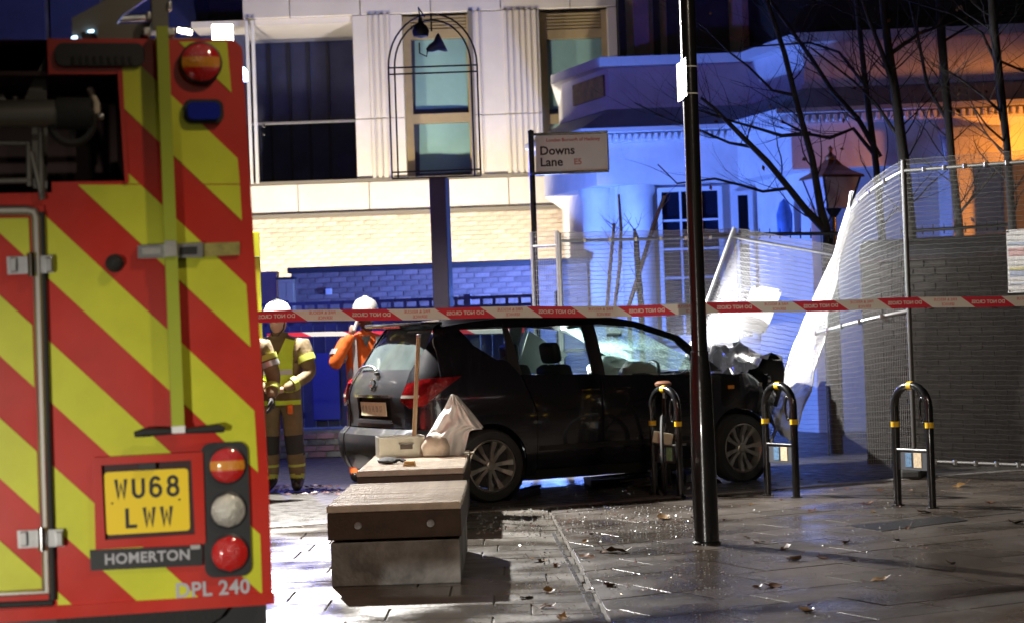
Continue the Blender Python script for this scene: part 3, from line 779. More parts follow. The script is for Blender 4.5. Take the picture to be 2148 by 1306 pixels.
MB().tube([(-.02, 0, .02), (q1.x - q0.x, q1.y - q0.y, q1.z - ZB)], [.019, .017], 12).build('shaft', 'wood_handle', rod, smooth=50)
MB().lathe([(.017, -.01), (.019, .0), (.018, .015), (0, .022)], (q1.x - q0.x, q1.y - q0.y, q1.z - ZB), 12).build('end_cap', 'steel', rod, smooth=50)
MB().bev((-.02, 0, .015), (.09, .05, .03), .008).build('foot_plate', 'steel', rod)
# crumpled white bag: two draped sheets
mat('bag_white', (0.78, 0.76, 0.74), 0.5, var=.06, scale=5, bump=.35, bscale=14)
mat('bag_tan', (0.45, 0.38, 0.30), 0.6, var=.25, scale=9, bump=.3, bscale=20)
a = G(945, 955, ZB); bag = thing('white_plastic_bag', 'crumpled white plastic bag standing up on the farther bench', 'bag', (a.x, a.y, ZB))
sB = 4000 / a.y
def bp(x, y, dy=0.0): q = W(x, y, a.y + dy); return q - Vector((a.x, a.y, ZB))
def sheet(rows, name, mt, wob):
    m = MB(); nv = len(rows) - 1
    def f(u, v):
        i = min(int(v * nv), nv - 1); t_ = v * nv - i
        l = rows[i][0].lerp(rows[i + 1][0], t_); r = rows[i][1].lerp(rows[i + 1][1], t_)
        q = l.lerp(r, u); b = math.sin(u * math.pi)
        return q + Vector((0, -.10 * b * (1 - .5 * v) + wob * math.sin(9 * u + 5 * v) + wob * .9 * math.sin(19 * u - 8 * v) + wob * .6 * math.sin(33 * u + 14 * v), wob * .5 * math.sin(13 * v + 4 * u)))
    m.grid(44, 30, f); m.build(name, mt, bag, smooth=80)
sheet([(bp(888, 955), bp(972, 953)), (bp(893, 915), bp(985, 905)), (bp(915, 880), bp(1012, 897)), (bp(938, 850), bp(985, 866)), (bp(945, 828), bp(958, 826))], 'front_fold', 'bag_white', .016)
sheet([(bp(890, 955, .16), bp(972, 955, .14)), (bp(900, 915, .16), bp(985, 900, .12)), (bp(920, 875, .12), bp(1014, 895, .08)), (bp(945, 828, .06), bp(960, 828, .05))], 'back_fold', 'bag_white', .012)
m = MB(); cen = bp(918, 935); m.lathe([(.0, 0.0), (.12, .01), (.135, .08), (.10, .15), (.05, .19), (0, .2)], (cen.x, -.03, 0), 18)
for i, v_ in enumerate(m.v): m.v[i] = (v_[0] + .012 * math.sin(19 * v_[2] + i), v_[1] + .012 * math.sin(i * 1.7), v_[2])
m.build('sack', 'bag_tan', bag, smooth=60)
mat('black_cloth', (0.012, 0.012, 0.013), 0.85, bump=.4, scale=20)
a = G(822, 972, ZB); gl = thing('black_glove', 'black work glove lying on the farther bench', 'glove', (a.x, a.y, ZB), R(-8))
m = MB(); m.lathe([(0, 0), (.07, .008), (.085, .03), (.05, .05), (0, .055)], (-.03, 0, 0), 16); m.build('palm', 'black_cloth', gl, smooth=60)
for k in range(4): MB().tube([(.02, -.03 + k * .02, .025), (.07, -.035 + k * .022, .032), (.10 + .006 * (k % 2), -.04 + k * .023, .016)], [.013, .012, .009], 8).build('finger', 'black_cloth', gl, smooth=60)
MB().tube([(-.05, -.05, .02), (-.01, -.085, .025), (.03, -.09, .016)], [.014, .012, .009], 8).build('thumb', 'black_cloth', gl, smooth=60)
a = G(859, 977, ZB); rg = thing('folded_rag', 'small folded ochre cloth beside the black glove', 'cloth', (a.x, a.y, ZB), R(-6)); mat('ochre_cloth', (0.36, 0.22, 0.08), 0.85, var=.3, scale=18, bump=.3)
for k in range(3): MB().bev((0, .004 * k, .008 + k * .013), (.095 - .008 * k, .06, .012), .005).build('fold', 'ochre_cloth', rg)
a, b = G(960, 953, ZB), G(990, 958, ZB)
mat('pale_wood', (0.6, 0.55, 0.42), 0.5)
sp = thing('thin_probe', 'thin pale rod sticking out past the farther bench edge', 'rod', (a.x, a.y, ZB + .012)); MB().tube([(-.35, .02, 0), (.10, -.02, 0)], .006, 6).build('shaft', 'pale_wood', sp); MB().lathe([(.006, 0), (.011, .01), (.009, .035), (0, .04)], (.10, -.02, 0), 8, Matrix.Rotation(R(90), 3, 'Y')).build('tip', 'pale_wood', sp)

# ================================================================== CYCLE STANDS
mat('sticker_blue', (0.10, 0.20, 0.34), 0.5, var=.5, scale=60)
mat('sticker_cream', (0.62, 0.50, 0.34), 0.5, var=.35, scale=50)
mat('sticker_green', (0.30, 0.55, 0.30), 0.5, var=.5, scale=50)
mat('plate_grey', (0.10, 0.105, 0.12), 0.4, .3)
def stand(label, a, b, h, st2):
    a, b = Vector(a), Vector(b); dv = b - a; w = dv.length
    t = thing('cycle_stand', label, 'cycle stand', (a + b) / 2, math.atan2(dv.y, dv.x), 'black cycle stands')
    r = .17; hw = w / 2; pts = [(-hw, 0, 0), (-hw, 0, h - r)]
    for k in range(1, 7): an = R(180 - 15 * k); pts.append((-hw + r + r * math.cos(an), 0, h - r + r * math.sin(an)))
    for k in range(0, 7): an = R(90 - 15 * k); pts.append((hw - r + r * math.cos(an), 0, h - r + r * math.sin(an)))
    pts.append((hw, 0, 0)); MB().tube(pts, .031, 14).build('hoop', 'post_paint', t, smooth=40)
    for s in (-1, 1):
        MB().lathe([(.033, h * .655), (.033, h * .70)], (s * hw, 0, 0), 16).build('yellow_band', 'yellow_band', t)
        MB().lathe([(.05, 0), (.05, .008), (.034, .012)], (s * hw, 0, 0), 16).build('foot_collar', 'post_paint', t)
    MB().lathe([(.033, -.025), (.033, .025)], (0, 0, h), 16, Matrix.Rotation(R(90), 3, 'Y')).build('yellow_band', 'yellow_band', t)
    pl = MB().bev((0, 0, .36), (w - .055, .012, .155), .003).build('crossbar_plate', 'plate_grey', t)
    MB().bev((0, -.004, .44), (w - .05, .03, .012), .002).build('crossbar_edge', 'steel', t)
    MB().bev((-.045, -.008, .36), (.07, .004, .11), .001).build('sticker', 'sticker_blue', pl)
    MB().bev((.055, -.008, .36), (.085, .004, .115), .001).build('sticker', st2, pl)
    m = MB(); m.tube([(hw - .045 + .035 * math.cos(x_), -.02, h * .80 + .095 * math.sin(x_)) for x_ in [k * math.pi / 9 for k in range(18)]], .011, 8, closed=True); m.build('lock_shackle', 'post_paint', t, smooth=50)
    return t
stand('black cycle stand nearest the right edge, in front of the dark wall', G(1884, 1059), G(1956, 1065), .935, 'sticker_cream')
stand('black cycle stand beside the crashed front wheel', G(1611, 1038), G(1671, 1043), .93, 'sticker_cream')
stand('black cycle stand left of the lamp post, almost lost against the car door', G(1374, 1036), G(1428, 1041), .92, 'sticker_green')

# ---------------- bicycle locked at the left stand, seen end on
a = G(1402, 1033); bk = thing('bicycle', 'dark bicycle seen end on, locked to the stand left of the lamp post', 'bicycle', (a.x + .02, a.y + .30, 0), R(83))
mat('iron', (0.02, 0.02, 0.024), 0.5, .4); mat('bike_frame', (0.06, 0.03, 0.02), 0.35, .2, coat=.4); mat('bike_brown', (0.20, 0.09, 0.05), 0.5)
RX = Matrix.Rotation(R(90), 3, 'X')
for x in (-.5, .52):
    wh = MB().lathe([(.335, -.016), (.35, 0), (.335, .016), (.318, .012), (.318, -.012)], (x, 0, .35), 40, RX, close=True).build('wheel', 'black_rubber', bk, smooth=50)
    MB().lathe([(.318, -.010), (.306, -.006), (.306, .006), (.318, .010)], (x, 0, .35), 40, RX, close=True).build('rim', 'iron', wh, smooth=50)
    sp_ = MB()
    for k in range(14): an = 2 * math.pi * k / 14; sp_.tube([(x, .02 * (-1) ** k, .35), (x + .31 * math.cos(an), 0, .35 + .31 * math.sin(an))], .0018, 4)
    sp_.build('spokes', 'steel', wh); MB().cyl((x, -.04, .35), (x, .04, .35), .018, 12).build('hub', 'steel', wh)
BBk = (0, 0, .29); seat = (-.16, 0, .82); head = (.36, 0, .84); headl = (.39, 0, .72)
for u, v_ in ((BBk, seat), (seat, head), (BBk, headl), (BBk, (-.5, 0, .35)), (seat, (-.5, 0, .35)), (head, headl)):
    MB().tube([u, v_], .017, 10).build('frame_tube', 'bike_frame', bk, smooth=50)
for s in (-1, 1): MB().tube([headl, (.42, s * .05, .66), (.52, s * .05, .35)], .013, 8).build('fork_blade', 'bike_frame', bk, smooth=50)
MB().tube([head, (.345, 0, .96), (.40, 0, 1.0)], .013, 8).build('stem', 'black_plastic', bk, smooth=50)
MB().tube([(.33, -.30, 1.03), (.36, -.16, 1.03), (.40, -.06, 1.0), (.40, .06, 1.0), (.36, .16, 1.03), (.33, .30, 1.03)], .012, 8).build('handlebar', 'iron', bk, smooth=50)
for s in (-1, 1):
    MB().tube([(.36, s * .18, 1.03), (.33, s * .3, 1.03)], .017, 8).build('grip', 'black_rubber', bk)
    MB().tube([(.40, s * .22, 1.02), (.50, s * .2, 1.08), (.52, s * .08, .98), (.43, 0, .8)], .004, 6).build('brake_cable', 'aluminium', bk, smooth=60)
MB().tube([seat, (-.19, 0, .93)], .013, 8).build('seat_post', 'steel', bk)
MB().lathe([(0, 0), (.07, .01), (.075, .03), (.05, .05), (0, .052)], (-.2, 0, .93), 16).build('saddle', 'bike_brown', bk, smooth=50)
MB().bev((-.62, 0, .50), (.02, .17, .1), .004, Matrix.Rotation(R(12), 3, 'X')).build('rear_plate', 'pale_wood', bk)
for s in (-1, 1): MB().tube([(0, 0, .29), (s * .1, s * .09, .29 - s * .12), (s * .1, s * .18, .29 - s * .12)], .01, 8).build('crank', 'steel', bk)

# ================================================================== STREET NAME SIGN
dS = 20.3
a = W(1117, 380, dS); ss = thing('street_name_sign', 'white street name plate reading Downs Lane on a black post', 'sign', (a.x, dS, 0))
ztp = W(1112, 275, dS).z
MB().cyl((0, 0, 0), (0, 0, ztp), .031, 14).build('post', 'post_paint', ss, smooth=40); MB().lathe([(.033, ztp - .02), (.034, ztp), (0, ztp + .014)], n=14).build('post_cap', 'post_paint', ss, smooth=40)
q = rect(1124, 283, 1274, 360, dS); X0, X1, Z0, Z1 = q[0] - a.x, q[1] - a.x, q[2], q[3]
mat('sign_white', (0.82, 0.82, 0.81), 0.5, var=.03, scale=4); mat('print_red', (0.45, 0.03, 0.04), 0.5); mat('print_pale_red', (0.60, 0.28, 0.24), 0.5)
plate = MB().bev(((X0 + X1) / 2, -.02, (Z0 + Z1) / 2), (X1 - X0, .02, Z1 - Z0), .003).build('plate', 'sign_white', ss)
for zz in (Z0 - .012, Z1 + .012): MB().bev(((X0 + X1) / 2 - .02, -.02, zz), (X1 - X0 + .06, .045, .028), .004).build('frame_bar', 'post_paint', ss)
MB().bev((X1 + .008, -.02, (Z0 + Z1) / 2), (.014, .04, Z1 - Z0 - .002), .003).build('frame_bar', 'post_paint', ss)
hh = Z1 - Z0; fn = lambda cx, cz: (lambda u, v_, d: Vector((cx + u, -.0315 - d, cz + v_)))
text_mb('Downs', hh * .33, fn(X0 + .04, Z0 + hh * .57), align='LEFT', bold=.003).build('lettering', 'print_black', plate)
text_mb('Lane', hh * .33, fn(X0 + .04, Z0 + hh * .26), align='LEFT', bold=.003).build('lettering', 'print_black', plate)
text_mb('E5', hh * .22, fn(X0 + .40, Z0 + hh * .25), align='LEFT', bold=.003).build('lettering', 'print_pale_red', plate)
text_mb('London Borough of Hackney', hh * .125, fn((X0 + X1) / 2 + .02, Z1 - .055), bold=.001).build('lettering', 'print_red', plate)

# ================================================================== PUB SIGN POST with empty arched frame
dQ = 22.0
mat('navy_post', (0.045, 0.035, 0.06), 0.5, var=.1, scale=4)
a = W(926, 520, dQ); ps = thing('pub_sign_post', 'square dark post carrying an empty arched iron sign frame with spotlights', 'sign post', (a.x, dQ, 0))
zq = W(922, 374, dQ).z
MB().bev((0, 0, zq / 2), (.195, .195, zq), .012, Matrix.Rotation(R(-13), 3, 'Z')).build('post', 'navy_post', ps)
mat('iron', (0.02, 0.02, 0.024), 0.5, .4)
q = rect(817, 40, 1003, 372, dQ); L0, L1 = q[0] - a.x, q[1] - a.x; zb0 = zq + .01; zsp = W(905, 140, dQ).z; zap = W(905, 30, dQ).z
def arch(g):
    x0, x1 = L0 + g, L1 - g; cx, rx, rz2 = (x0 + x1) / 2, (x1 - x0) / 2, zap - g - zsp
    return [(x0, 0, zb0)] + [(cx - rx * math.cos(math.pi * k / 20), 0, zsp + rz2 * math.sin(math.pi * k / 20)) for k in range(21)] + [(x1, 0, zb0)]
for g in (0, .07): MB().tube(arch(g), .011, 8).build('arch_bar', 'iron', ps, smooth=50)
for zz in (zsp, zsp - .075, zb0, zb0 + .075): MB().tube([(L0, 0, zz), (L1, 0, zz)], .010, 8).build('cross_bar', 'iron', ps)
MB().tube([((L0 + L1) / 2, 0, zap), ((L0 + L1) / 2, 0, zap - .2)], .011, 8).build('cross_bar', 'iron', ps)
for xx, yy, sx in ((883, 68, 0), (915, 98, 1)):
    c = W(xx, yy, dQ) - Vector((a.x, dQ, 0))
    if sx == 0:
        MB().lathe([(0, -.08), (.085, -.06), (.10, 0), (.075, .06), (.03, .10), (.02, .16)], (c.x, -.06, c.z), 18).build('spotlight', 'iron', ps, smooth=50)
        top = Vector(((L0 + L1) / 2 - .13, 0, zap + .07))
        MB().tube([(c.x, -.06, c.z + .16), (c.x - .02, -.04, c.z + .28), (c.x + .05, 0, zap - .03)], .009, 8).build('spot_arm', 'iron', ps, smooth=50)
    else:
        MB().lathe([(.02, -.12), (.05, -.06), (.06, 0), (.11, .06), (.12, .09), (.10, .085)], (c.x, -.06, c.z), 18, Matrix.Rotation(R(65), 3, 'Y')).build('spotlight', 'iron', ps, smooth=50)
        c0 = W(880, 92, dQ) - Vector((a.x, dQ, 0))
        MB().tube([(c0.x, -.06, c0.z), (c0.x + .0, -.06, c0.z - .12), (c0.x + .08, -.06, c0.z - .16), (c.x - .1, -.06, c.z - .05)], .009, 8).build('spot_arm', 'iron', ps, smooth=50)

# ================================================================== BARRIER TAPE
def tape(label, pts, width, period, lettering=True, seg_red=.49, phase=0.0, slant=.055):
    """pts: world points along the strip"""
    pts = [Vector(q) for q in pts]; L = [0]
    for a, b in zip(pts[:-1], pts[1:]): L.append(L[-1] + (b - a).length)
    def at(s):
        s = max(0, min(L[-1], s))
        for i in range(len(L) - 1):
            if s <= L[i + 1] + 1e-9:
                t = (s - L[i]) / (L[i + 1] - L[i]); d = (pts[i + 1] - pts[i]).normalized(); return pts[i].lerp(pts[i + 1], t), d
    def f(s, v_, d):
        q, t = at(s); tw = .22 * math.sin(s * 1.1 + 1.0); n = Vector((t.y, -t.x, 0)).normalized()
        up = (Vector((0, 0, 1)) * math.cos(tw * .6) + n * math.sin(tw * .6))
        return q + up * v_ + n * (d + .004 * math.sin(s * 5)) + Vector((0, 0, .008 * math.sin(s * 1.7 + .5) + .004 * math.sin(s * 4.3)))
    t = thing('barrier_tape', label, 'tape', (0, 0, 0))
    s = -period + phase; k = 0; tot = L[-1]
    lw_, lr_ = MB(), MB()
    while s < tot + period:
        for s0, s1, mt in ((s, s + period * seg_red, 'red_tape'), (s + period * seg_red, s + period, 'white_tape')):
            # slanted parallelogram, upper edge sits to the left
            poly = [(s0 + slant, -width / 2), (s1 + slant, -width / 2), (s1 - slant, width / 2), (s0 - slant, width / 2)]
            poly = clip(clip(poly, 1, 0, 0), -1, 0, -tot)
            if len(poly) < 3: continue
            m = MB(); v2, fs, bd = tess(poly, .09, width)
            m.add([f(a, b, 0) for a, b in v2], fs); sec = m.build('red_section' if mt == 'red_tape' else 'white_section', mt, t)
            if lettering and s0 > -.05 and s1 < tot + .05:
                mid = (s0 + s1) / 2
                g = lambda cx, cz, side: (lambda u, v_, d: f(cx - u, cz + v_, side * .0015))
                for side in (1,):
                    if mt == 'red_tape': text_mb('DO NOT CROSS', width * .46, g(mid, 0, side), bold=.001).build('lettering', 'white_tape', sec)
                    else:
                        text_mb('FIRE & RESCUE', width * .36, g(mid - .01, width * .22, side)).build('lettering', 'red_tape', sec); text_mb('SERVICE', width * .36, g(mid + .01, -width * .22, side)).build('lettering', 'red_tape', sec)
        s += period; k += 1
    return t
def dtape(x): return 12.35 + (x - 540) / 1600 * 1.25
tape('red and white barrier tape stretched across the scene with reversed lettering',
     [W(x, y, dtape(x)) for x, y in ((505, 668), (700, 664), (960, 657), (1200, 651.5), (1480, 646), (1700, 643), (1900, 638), (2050, 633), (2200, 626))], .0755, .632, phase=.07)
tape('distant strip of red and white tape behind the firefighters', [W(x, y, 21.0) for x, y in ((560, 704), (640, 703), (700, 701), (900, 695), (1100, 690))], .05, .9, False)

# ================================================================== FIRE ENGINE (near, seen from behind)
mat('fire_red', (0.48, 0.026, 0.016), 0.36, coat=.3, var=.16, scale=2.4, rvar=.1, bump=.03, bscale=4)
mat('hi_yellow', (0.56, 0.58, 0.03), 0.38, var=.12, scale=2.6, bump=.05, bscale=160)
mat('lime_pole', (0.36, 0.42, 0.03), 0.4, var=.05, scale=5)
mat('plate_yellow', (0.85, 0.62, 0.02), 0.4)
mat('red_lens', (0.55, 0.012, 0.010), 0.12, coat=1.0, bump=.5, bscale=120, scale=30)
mat('amber_lens', (0.70, 0.26, 0.02), 0.12, coat=1.0, bump=.5, bscale=120, scale=30)
mat('clear_lens', (0.55, 0.54, 0.48), 0.10, .4, coat=1.0, bump=.5, bscale=90, scale=30)
mat('blue_lens', (0.01, 0.02, 0.30), 0.12, coat=1.0)
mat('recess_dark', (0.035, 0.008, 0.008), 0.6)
mat('hose_grey', (0.16, 0.15, 0.13), 0.45, .5)
YAW = R(14)
TR = W(560, 900, 6.78)                                        # rear right edge
eng = thing('fire_engine', 'red fire engine with yellow chevrons and number plate, cut off at the left', 'fire engine', (TR.x, TR.y, 0), YAW)
ex = Vector((math.cos(YAW), math.sin(YAW), 0)); ey = Vector((-math.sin(YAW), math.cos(YAW), 0))
def T(x, y):
    """photo pixel -> (a, z) on the rear face (a = metres right of the rear right edge)"""
    d = ray(x, y); n = ey; t = (Vector((TR.x, TR.y, 0)) - CAM_P).dot(n) / d.dot(n); q = CAM_P + d * t - Vector((TR.x, TR.y, 0))
    return (q.dot(ex), CAM_P.z + d.z * t)
FB = lambda a, z, d: Vector((a, -d, z))                       # d = proud of the rear face, towards the camera
def TP(pts): return [T(x, y) for x, y in pts]
def plate(name, pts, d0, d1, mt, par=None):
    return MB().prism(TP(pts), d0, d1, FB).build(name, mt, par or eng)
def rrect(x0, y0, x1, y1, r, n=5):
    """rounded rectangle on the rear face from pixel corners (top-left, bottom-right)"""
    a0, z1 = T(x0, y0); a1, z0 = T(x1, y1); a0b, _ = T(x0, y1); a1b, _ = T(x1, y0)
    A0, A1 = (a0 + a0b) / 2, (a1 + a1b) / 2
    z1 = (z1 + T(x1, y0)[1]) / 2; z0 = (z0 + T(x0, y1)[1]) / 2
    return rr(A0, z0, A1, z1, r, n)
def rr(A0, z0, A1, z1, r, n=5):
    out = []
    for cx, cz, s in ((A1 - r, z1 - r, 0), (A0 + r, z1 - r, 90), (A0 + r, z0 + r, 180), (A1 - r, z0 + r, 270)):
        for k in range(n + 1): an = R(s + 90 * k / n); out.append((cx + r * math.cos(an), cz + r * math.sin(an)))
    return out
zb_ = T(500, 1252)[1]; zt_ = T(300, 82)[1]; at_ = T(500, 82)[0]
# body: box running away from the camera, leaning in slightly towards the top, recess left open at the rear
prof = [(0.0, zb_), (0.0, zb_ + .4), (at_ + .012, zt_ - .03), (at_ - .02, zt_), (-2.42 - at_ * 0 + .03, zt_), (-2.44, zt_ - .05), (-2.46, zb_)]
LB = 4.6
rec = TP([(104, 156), (246, 156), (262, 380), (110, 380)]); ra0, ra1 = min(p[0] for p in rec), max(p[0] for p in rec); rz0, rz1 = min(p[1] for p in rec), max(p[1] for p in rec)
body = MB()
left_cut = T(100, 120)[0]; zcut = T(60, 405)[1]
# rear skin in pieces round the dark recess and the open top left bay
def skin(poly): body.prism(poly, 0.0, -.03, FB)
full = prof
skin(clip(clip(full, 1, 0, ra1), 0, 1, zcut)); skin(clip(full, 0, -1, -zcut))
skin(clip(clip(clip(full, 1, 0, left_cut), -1, 0, -ra1), 0, 1, rz1)); skin([(left_cut, zcut), (ra1, zcut), (ra1, rz0), (left_cut, rz0)])
body.build('rear_panel', 'fire_red', eng)
# sides, roof, floor
sd = MB(); n = len(prof)
for i in range(n):
    j = (i + 1) % n; a, b = prof[i], prof[j]
    sd.add([FB(*a, -.03), FB(*b, -.03), FB(*b, -LB), FB(*a, -LB)], [(0, 1, 2, 3)])
sd.add([FB(*p, -LB) for p in prof], [tuple(range(n))])
sd.build('body_shell', 'fire_red', eng)
# inner walls of the dark bay
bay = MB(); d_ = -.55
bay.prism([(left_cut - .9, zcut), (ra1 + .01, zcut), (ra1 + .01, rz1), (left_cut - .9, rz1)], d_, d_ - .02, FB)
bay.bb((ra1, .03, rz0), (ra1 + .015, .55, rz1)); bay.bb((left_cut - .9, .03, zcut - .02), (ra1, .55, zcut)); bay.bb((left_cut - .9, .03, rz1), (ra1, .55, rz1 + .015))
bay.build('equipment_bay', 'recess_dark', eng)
plate('bay_edge', [(246, 150), (256, 150), (270, 384), (262, 384)], .0, .012, 'fire_red')
MB().bb((0, .2, .35), (-2.4, LB, zb_ - .01)).build('chassis', 'black_plastic', eng)
MB().prism(TP([(120, 1290), (505, 1262), (470, 1306), (420, 1340), (120, 1350)]), -.15, -.5, FB).build('mud_flap', 'black_rubber', eng)
RXm = Matrix.Rotation(R(90), 3, 'Y')
for xx in (-.25, -2.2):
    w_ = MB().lathe([(.2, -.14), (.42, -.14), (.47, -.1), (.47, .1), (.42, .14), (.2, .14)], (xx, 1.7, .47), 32, RXm).build('rear_wheel', 'black_rubber', eng, smooth=40)
    MB().lathe([(0, -.05), (.2, -.05), (.26, .02), (.2, .145), (0, .1)], (xx, 1.7, .47), 24, RXm).build('rim', 'steel', w_, smooth=40)
    w_ = MB().lathe([(.2, -.14), (.42, -.14), (.47, -.1), (.47, .1), (.42, .14), (.2, .14)], (xx, 5.6, .47), 32, RXm).build('front_wheel', 'black_rubber', eng, smooth=40)
cabm = MB(); cabm.prism([(4.62, .6), (6.9, .6), (6.9, 1.6), (6.6, 2.6), (4.62, 2.65)], -.02, -2.42, lambda a, b, d: Vector((d, a, b))); cabm.build('cab', 'fire_red', eng)
MB().prism([(5.6, 1.55), (6.5, 1.55), (6.3, 2.4), (5.6, 2.4)], -.015, -.012, lambda a, b, d: Vector((d, a, b))).build('cab_window', 'dark_glass', eng)
# corner trims and bottom rail
MB().prism([(T(0, 1276)[0] - .8, zb_ - .03), (0.006, zb_ - .03), (0.006, zb_ + .012), (T(0, 1276)[0] - .8, zb_ + .012)], -.03, .016, FB).build('bottom_rail', 'fire_red', eng)
# chevrons: parallel bands clipped to the rear panels
p0, p1 = T(89, 447), T(533, 860); sl = (p1[1] - p0[1]) / (p1[0] - p0[0])
wv = lambda q: q[1] - sl * q[0]
w_up = [wv(T(89, 447))]; per = wv(T(101, 713)) - wv(T(89, 447)); per = (wv(T(108, 973)) - wv(T(89, 447))) / 2
thk = wv(T(104, 841)) - wv(T(101, 713))
panels = [TP([(257, 143), (300, 138), (476, 88), (505, 455), (508, 384), (267, 384)][:3]) ]
RB = [(476, 88), (507, 455), (525, 723), (541, 986), (550, 1243)]
panA = TP([(257, 140), (330, 88), (476, 88), (503, 386), (266, 386)])
panB = TP([(88, 388), (503, 388), (507, 455), (525, 723), (541, 986), (550, 1243), (121, 1268), (104, 841), (89, 447)])
panD = TP([(-420, 462), (60, 458), (88, 1232), (-420, 1260)])
for pan, lift in ((panA, .0), (panB, .0), (panD, .016)):
    for k in range(-3, 9):
        w0 = wv(p0) + k * per; w1 = w0 + thk
        lo, hi = min(w0, w1), max(w0, w1)
        q = clip(clip(pan, -sl, 1, lo), sl, -1, -hi)
        if len(q) >= 3:
            m = MB().prism(q, lift, lift + .0025, FB); m.build('reflective_stripe', 'hi_yellow', eng)
# framed locker door at the left
mat('door_frame', (0.52, 0.49, 0.44), 0.35, .85)
door = MB().prism(TP([(-420, 432), (92, 432), (112, 1262), (-420, 1290)]), .001, .014, FB).build('locker_door', 'fire_red', eng)
fr = MB(); pth = [FB(*T(x, y), .022) for x, y in ((-420, 446), (55, 443), (70, 446), (75, 458), (98, 1238), (-420, 1262))]
fr.tube(pth, .017, 8); fr.build('door_frame', 'door_frame', door, smooth=40)
MB().tube([FB(*T(x, y), .016) for x, y in ((86, 446), (110, 1256))], .013, 8).build('door_seal', 'black_rubber', door, smooth=40)
MB().tube([FB(*T(x, y), .012) for x, y in ((-420, 1285), (110, 1262))], .012, 8).build('door_seal', 'black_rubber', door)
for cx_, cy_ in ((66, 557), (88, 1127)):
    h_ = plate('hinge', [(cx_ - 52, cy_ - 17), (cx_ + 44, cy_ - 20), (cx_ + 46, cy_ + 16), (cx_ - 50, cy_ + 20)], .016, .032, 'steel', door)
    a = T(cx_, cy_); MB().tube([FB(a[0], a[1] - .04, .042), FB(a[0], a[1] + .04, .042)], .016, 12).build('hinge_barrel', 'chrome', h_, smooth=40)
    for dx in (-38, 36):
        b = T(cx_ + dx, cy_); MB().bev(FB(b[0], b[1], .038), (.024, .016, .05), .004).build('hinge_plate', 'steel', h_)
# black knob, latch bar
a = T(240, 553); MB().lathe([(.03, 0), (.032, .012), (.024, .02), (.022, .045), (.010, .055), (0, .056)], FB(a[0], a[1], 0), 20, Matrix.Rotation(R(90), 3, 'X')).build('door_stop', 'black_rubber', eng, smooth=40)
lb = plate('latch_bar', [(288, 516), (424, 510), (424, 541), (288, 543)], .004, .03, 'steel')
plate('latch_slot', [(375, 520), (412, 518), (412, 534), (375, 536)], .03, .034, 'black_plastic', lb)
plate('latch_slot', [(298, 522), (335, 520), (335, 534), (298, 536)], .03, .034, 'aluminium', lb)
mat('brass_plate', (0.36, 0.32, 0.10), 0.4, .3, var=.3, scale=30)
plate('instruction_plate', [(426, 511), (502, 508), (502, 535), (426, 539)], .004, .012, 'brass_plate')
# lime lever pole with T handle
pole = MB().prism(TP([(325, 62), (350, 62), (384, 892), (358, 894)]), .03, .07, FB).build('lever_pole', 'lime_pole', eng)
plate('pole_tip', [(357, 892), (385, 890), (385, 905), (358, 906)], .028, .075, 'white_plastic', pole)
MB().tube([FB(*T(x, y), .052) for x, y in ((280, 909), (300, 905), (345, 903), (372, 903), (425, 899), (455, 896), (468, 899))], [.010, .016, .012, .008, .013, .016, .010], 12).build('t_handle', 'black_rubber', pole, smooth=50)
plate('pole_catch', [(342, 508), (366, 508), (368, 540), (344, 541)], .07, .08, 'aluminium', pole)
# number plate in its frame
f1 = MB(); o_ = TP([(196, 958), (424, 946), (430, 1136), (200, 1150)]); i_ = TP([(212, 974), (400, 963), (408, 1118), (220, 1130)])
for k in range(4):
    j = (k + 1) % 4; f1.prism([o_[k], o_[j], i_[j], i_[k]], 0.0, .028, FB)
pf = f1.build('plate_frame', 'fire_red', eng)
plate('plate_recess', [(212, 974), (400, 963), (408, 1118), (220, 1130)], .003, .006, 'recess_dark', pf)
qp = TP([(217, 990), (392, 980), (400, 1110), (224, 1121)])
cx_, cz_ = sum(q[0] for q in qp) / 4, sum(q[1] for q in qp) / 4; pw = ((qp[1][0] - qp[0][0]) + (qp[2][0] - qp[3][0])) / 2; ph = ((qp[0][1] - qp[3][1]) + (qp[1][1] - qp[2][1])) / 2
np_ = MB().prism(rr(cx_ - pw / 2, cz_ - ph / 2, cx_ + pw / 2, cz_ + ph / 2, .012), .006, .011, FB).build('number_plate', 'plate_yellow', eng)
def lettering(body, cpx, size_px, mt, d, par, wpx=None, bold=.0022, space=1.05, squash=1.0):
    c = T(*cpx); s = size_px / 590.0
    f = lambda u, v_, dd: FB(c[0] + u * squash, c[1] + v_, d)
    return text_mb(body, s, f, bold=bold, space=space).build('lettering', mt, par)
def arcp(cx, cz, rx, rz, a0, a1, n=14): return [(cx + rx * math.cos(R(a0 + (a1 - a0) * k / n)), cz + rz * math.sin(R(a0 + (a1 - a0) * k / n))) for k in range(n + 1)]
GLY = {'W': [[(0, 1), (.2, 0), (.5, .72), (.8, 0), (1, 1)]], 'L': [[(0, 1), (0, 0), (1, 0)]], 'U': [[(0, 1)] + arcp(.5, .32, .5, .32, 180, 360) + [(1, 1)]],
       '6': [arcp(.5, .30, .5, .30, 0, 360, 22), [(.02, .30), (.03, .62)] + arcp(.5, .62, .48, .38, 180, 35)], '8': [arcp(.5, .27, .5, .27, 0, 360, 22), arcp(.5, .77, .42, .23, 0, 360, 22)]}
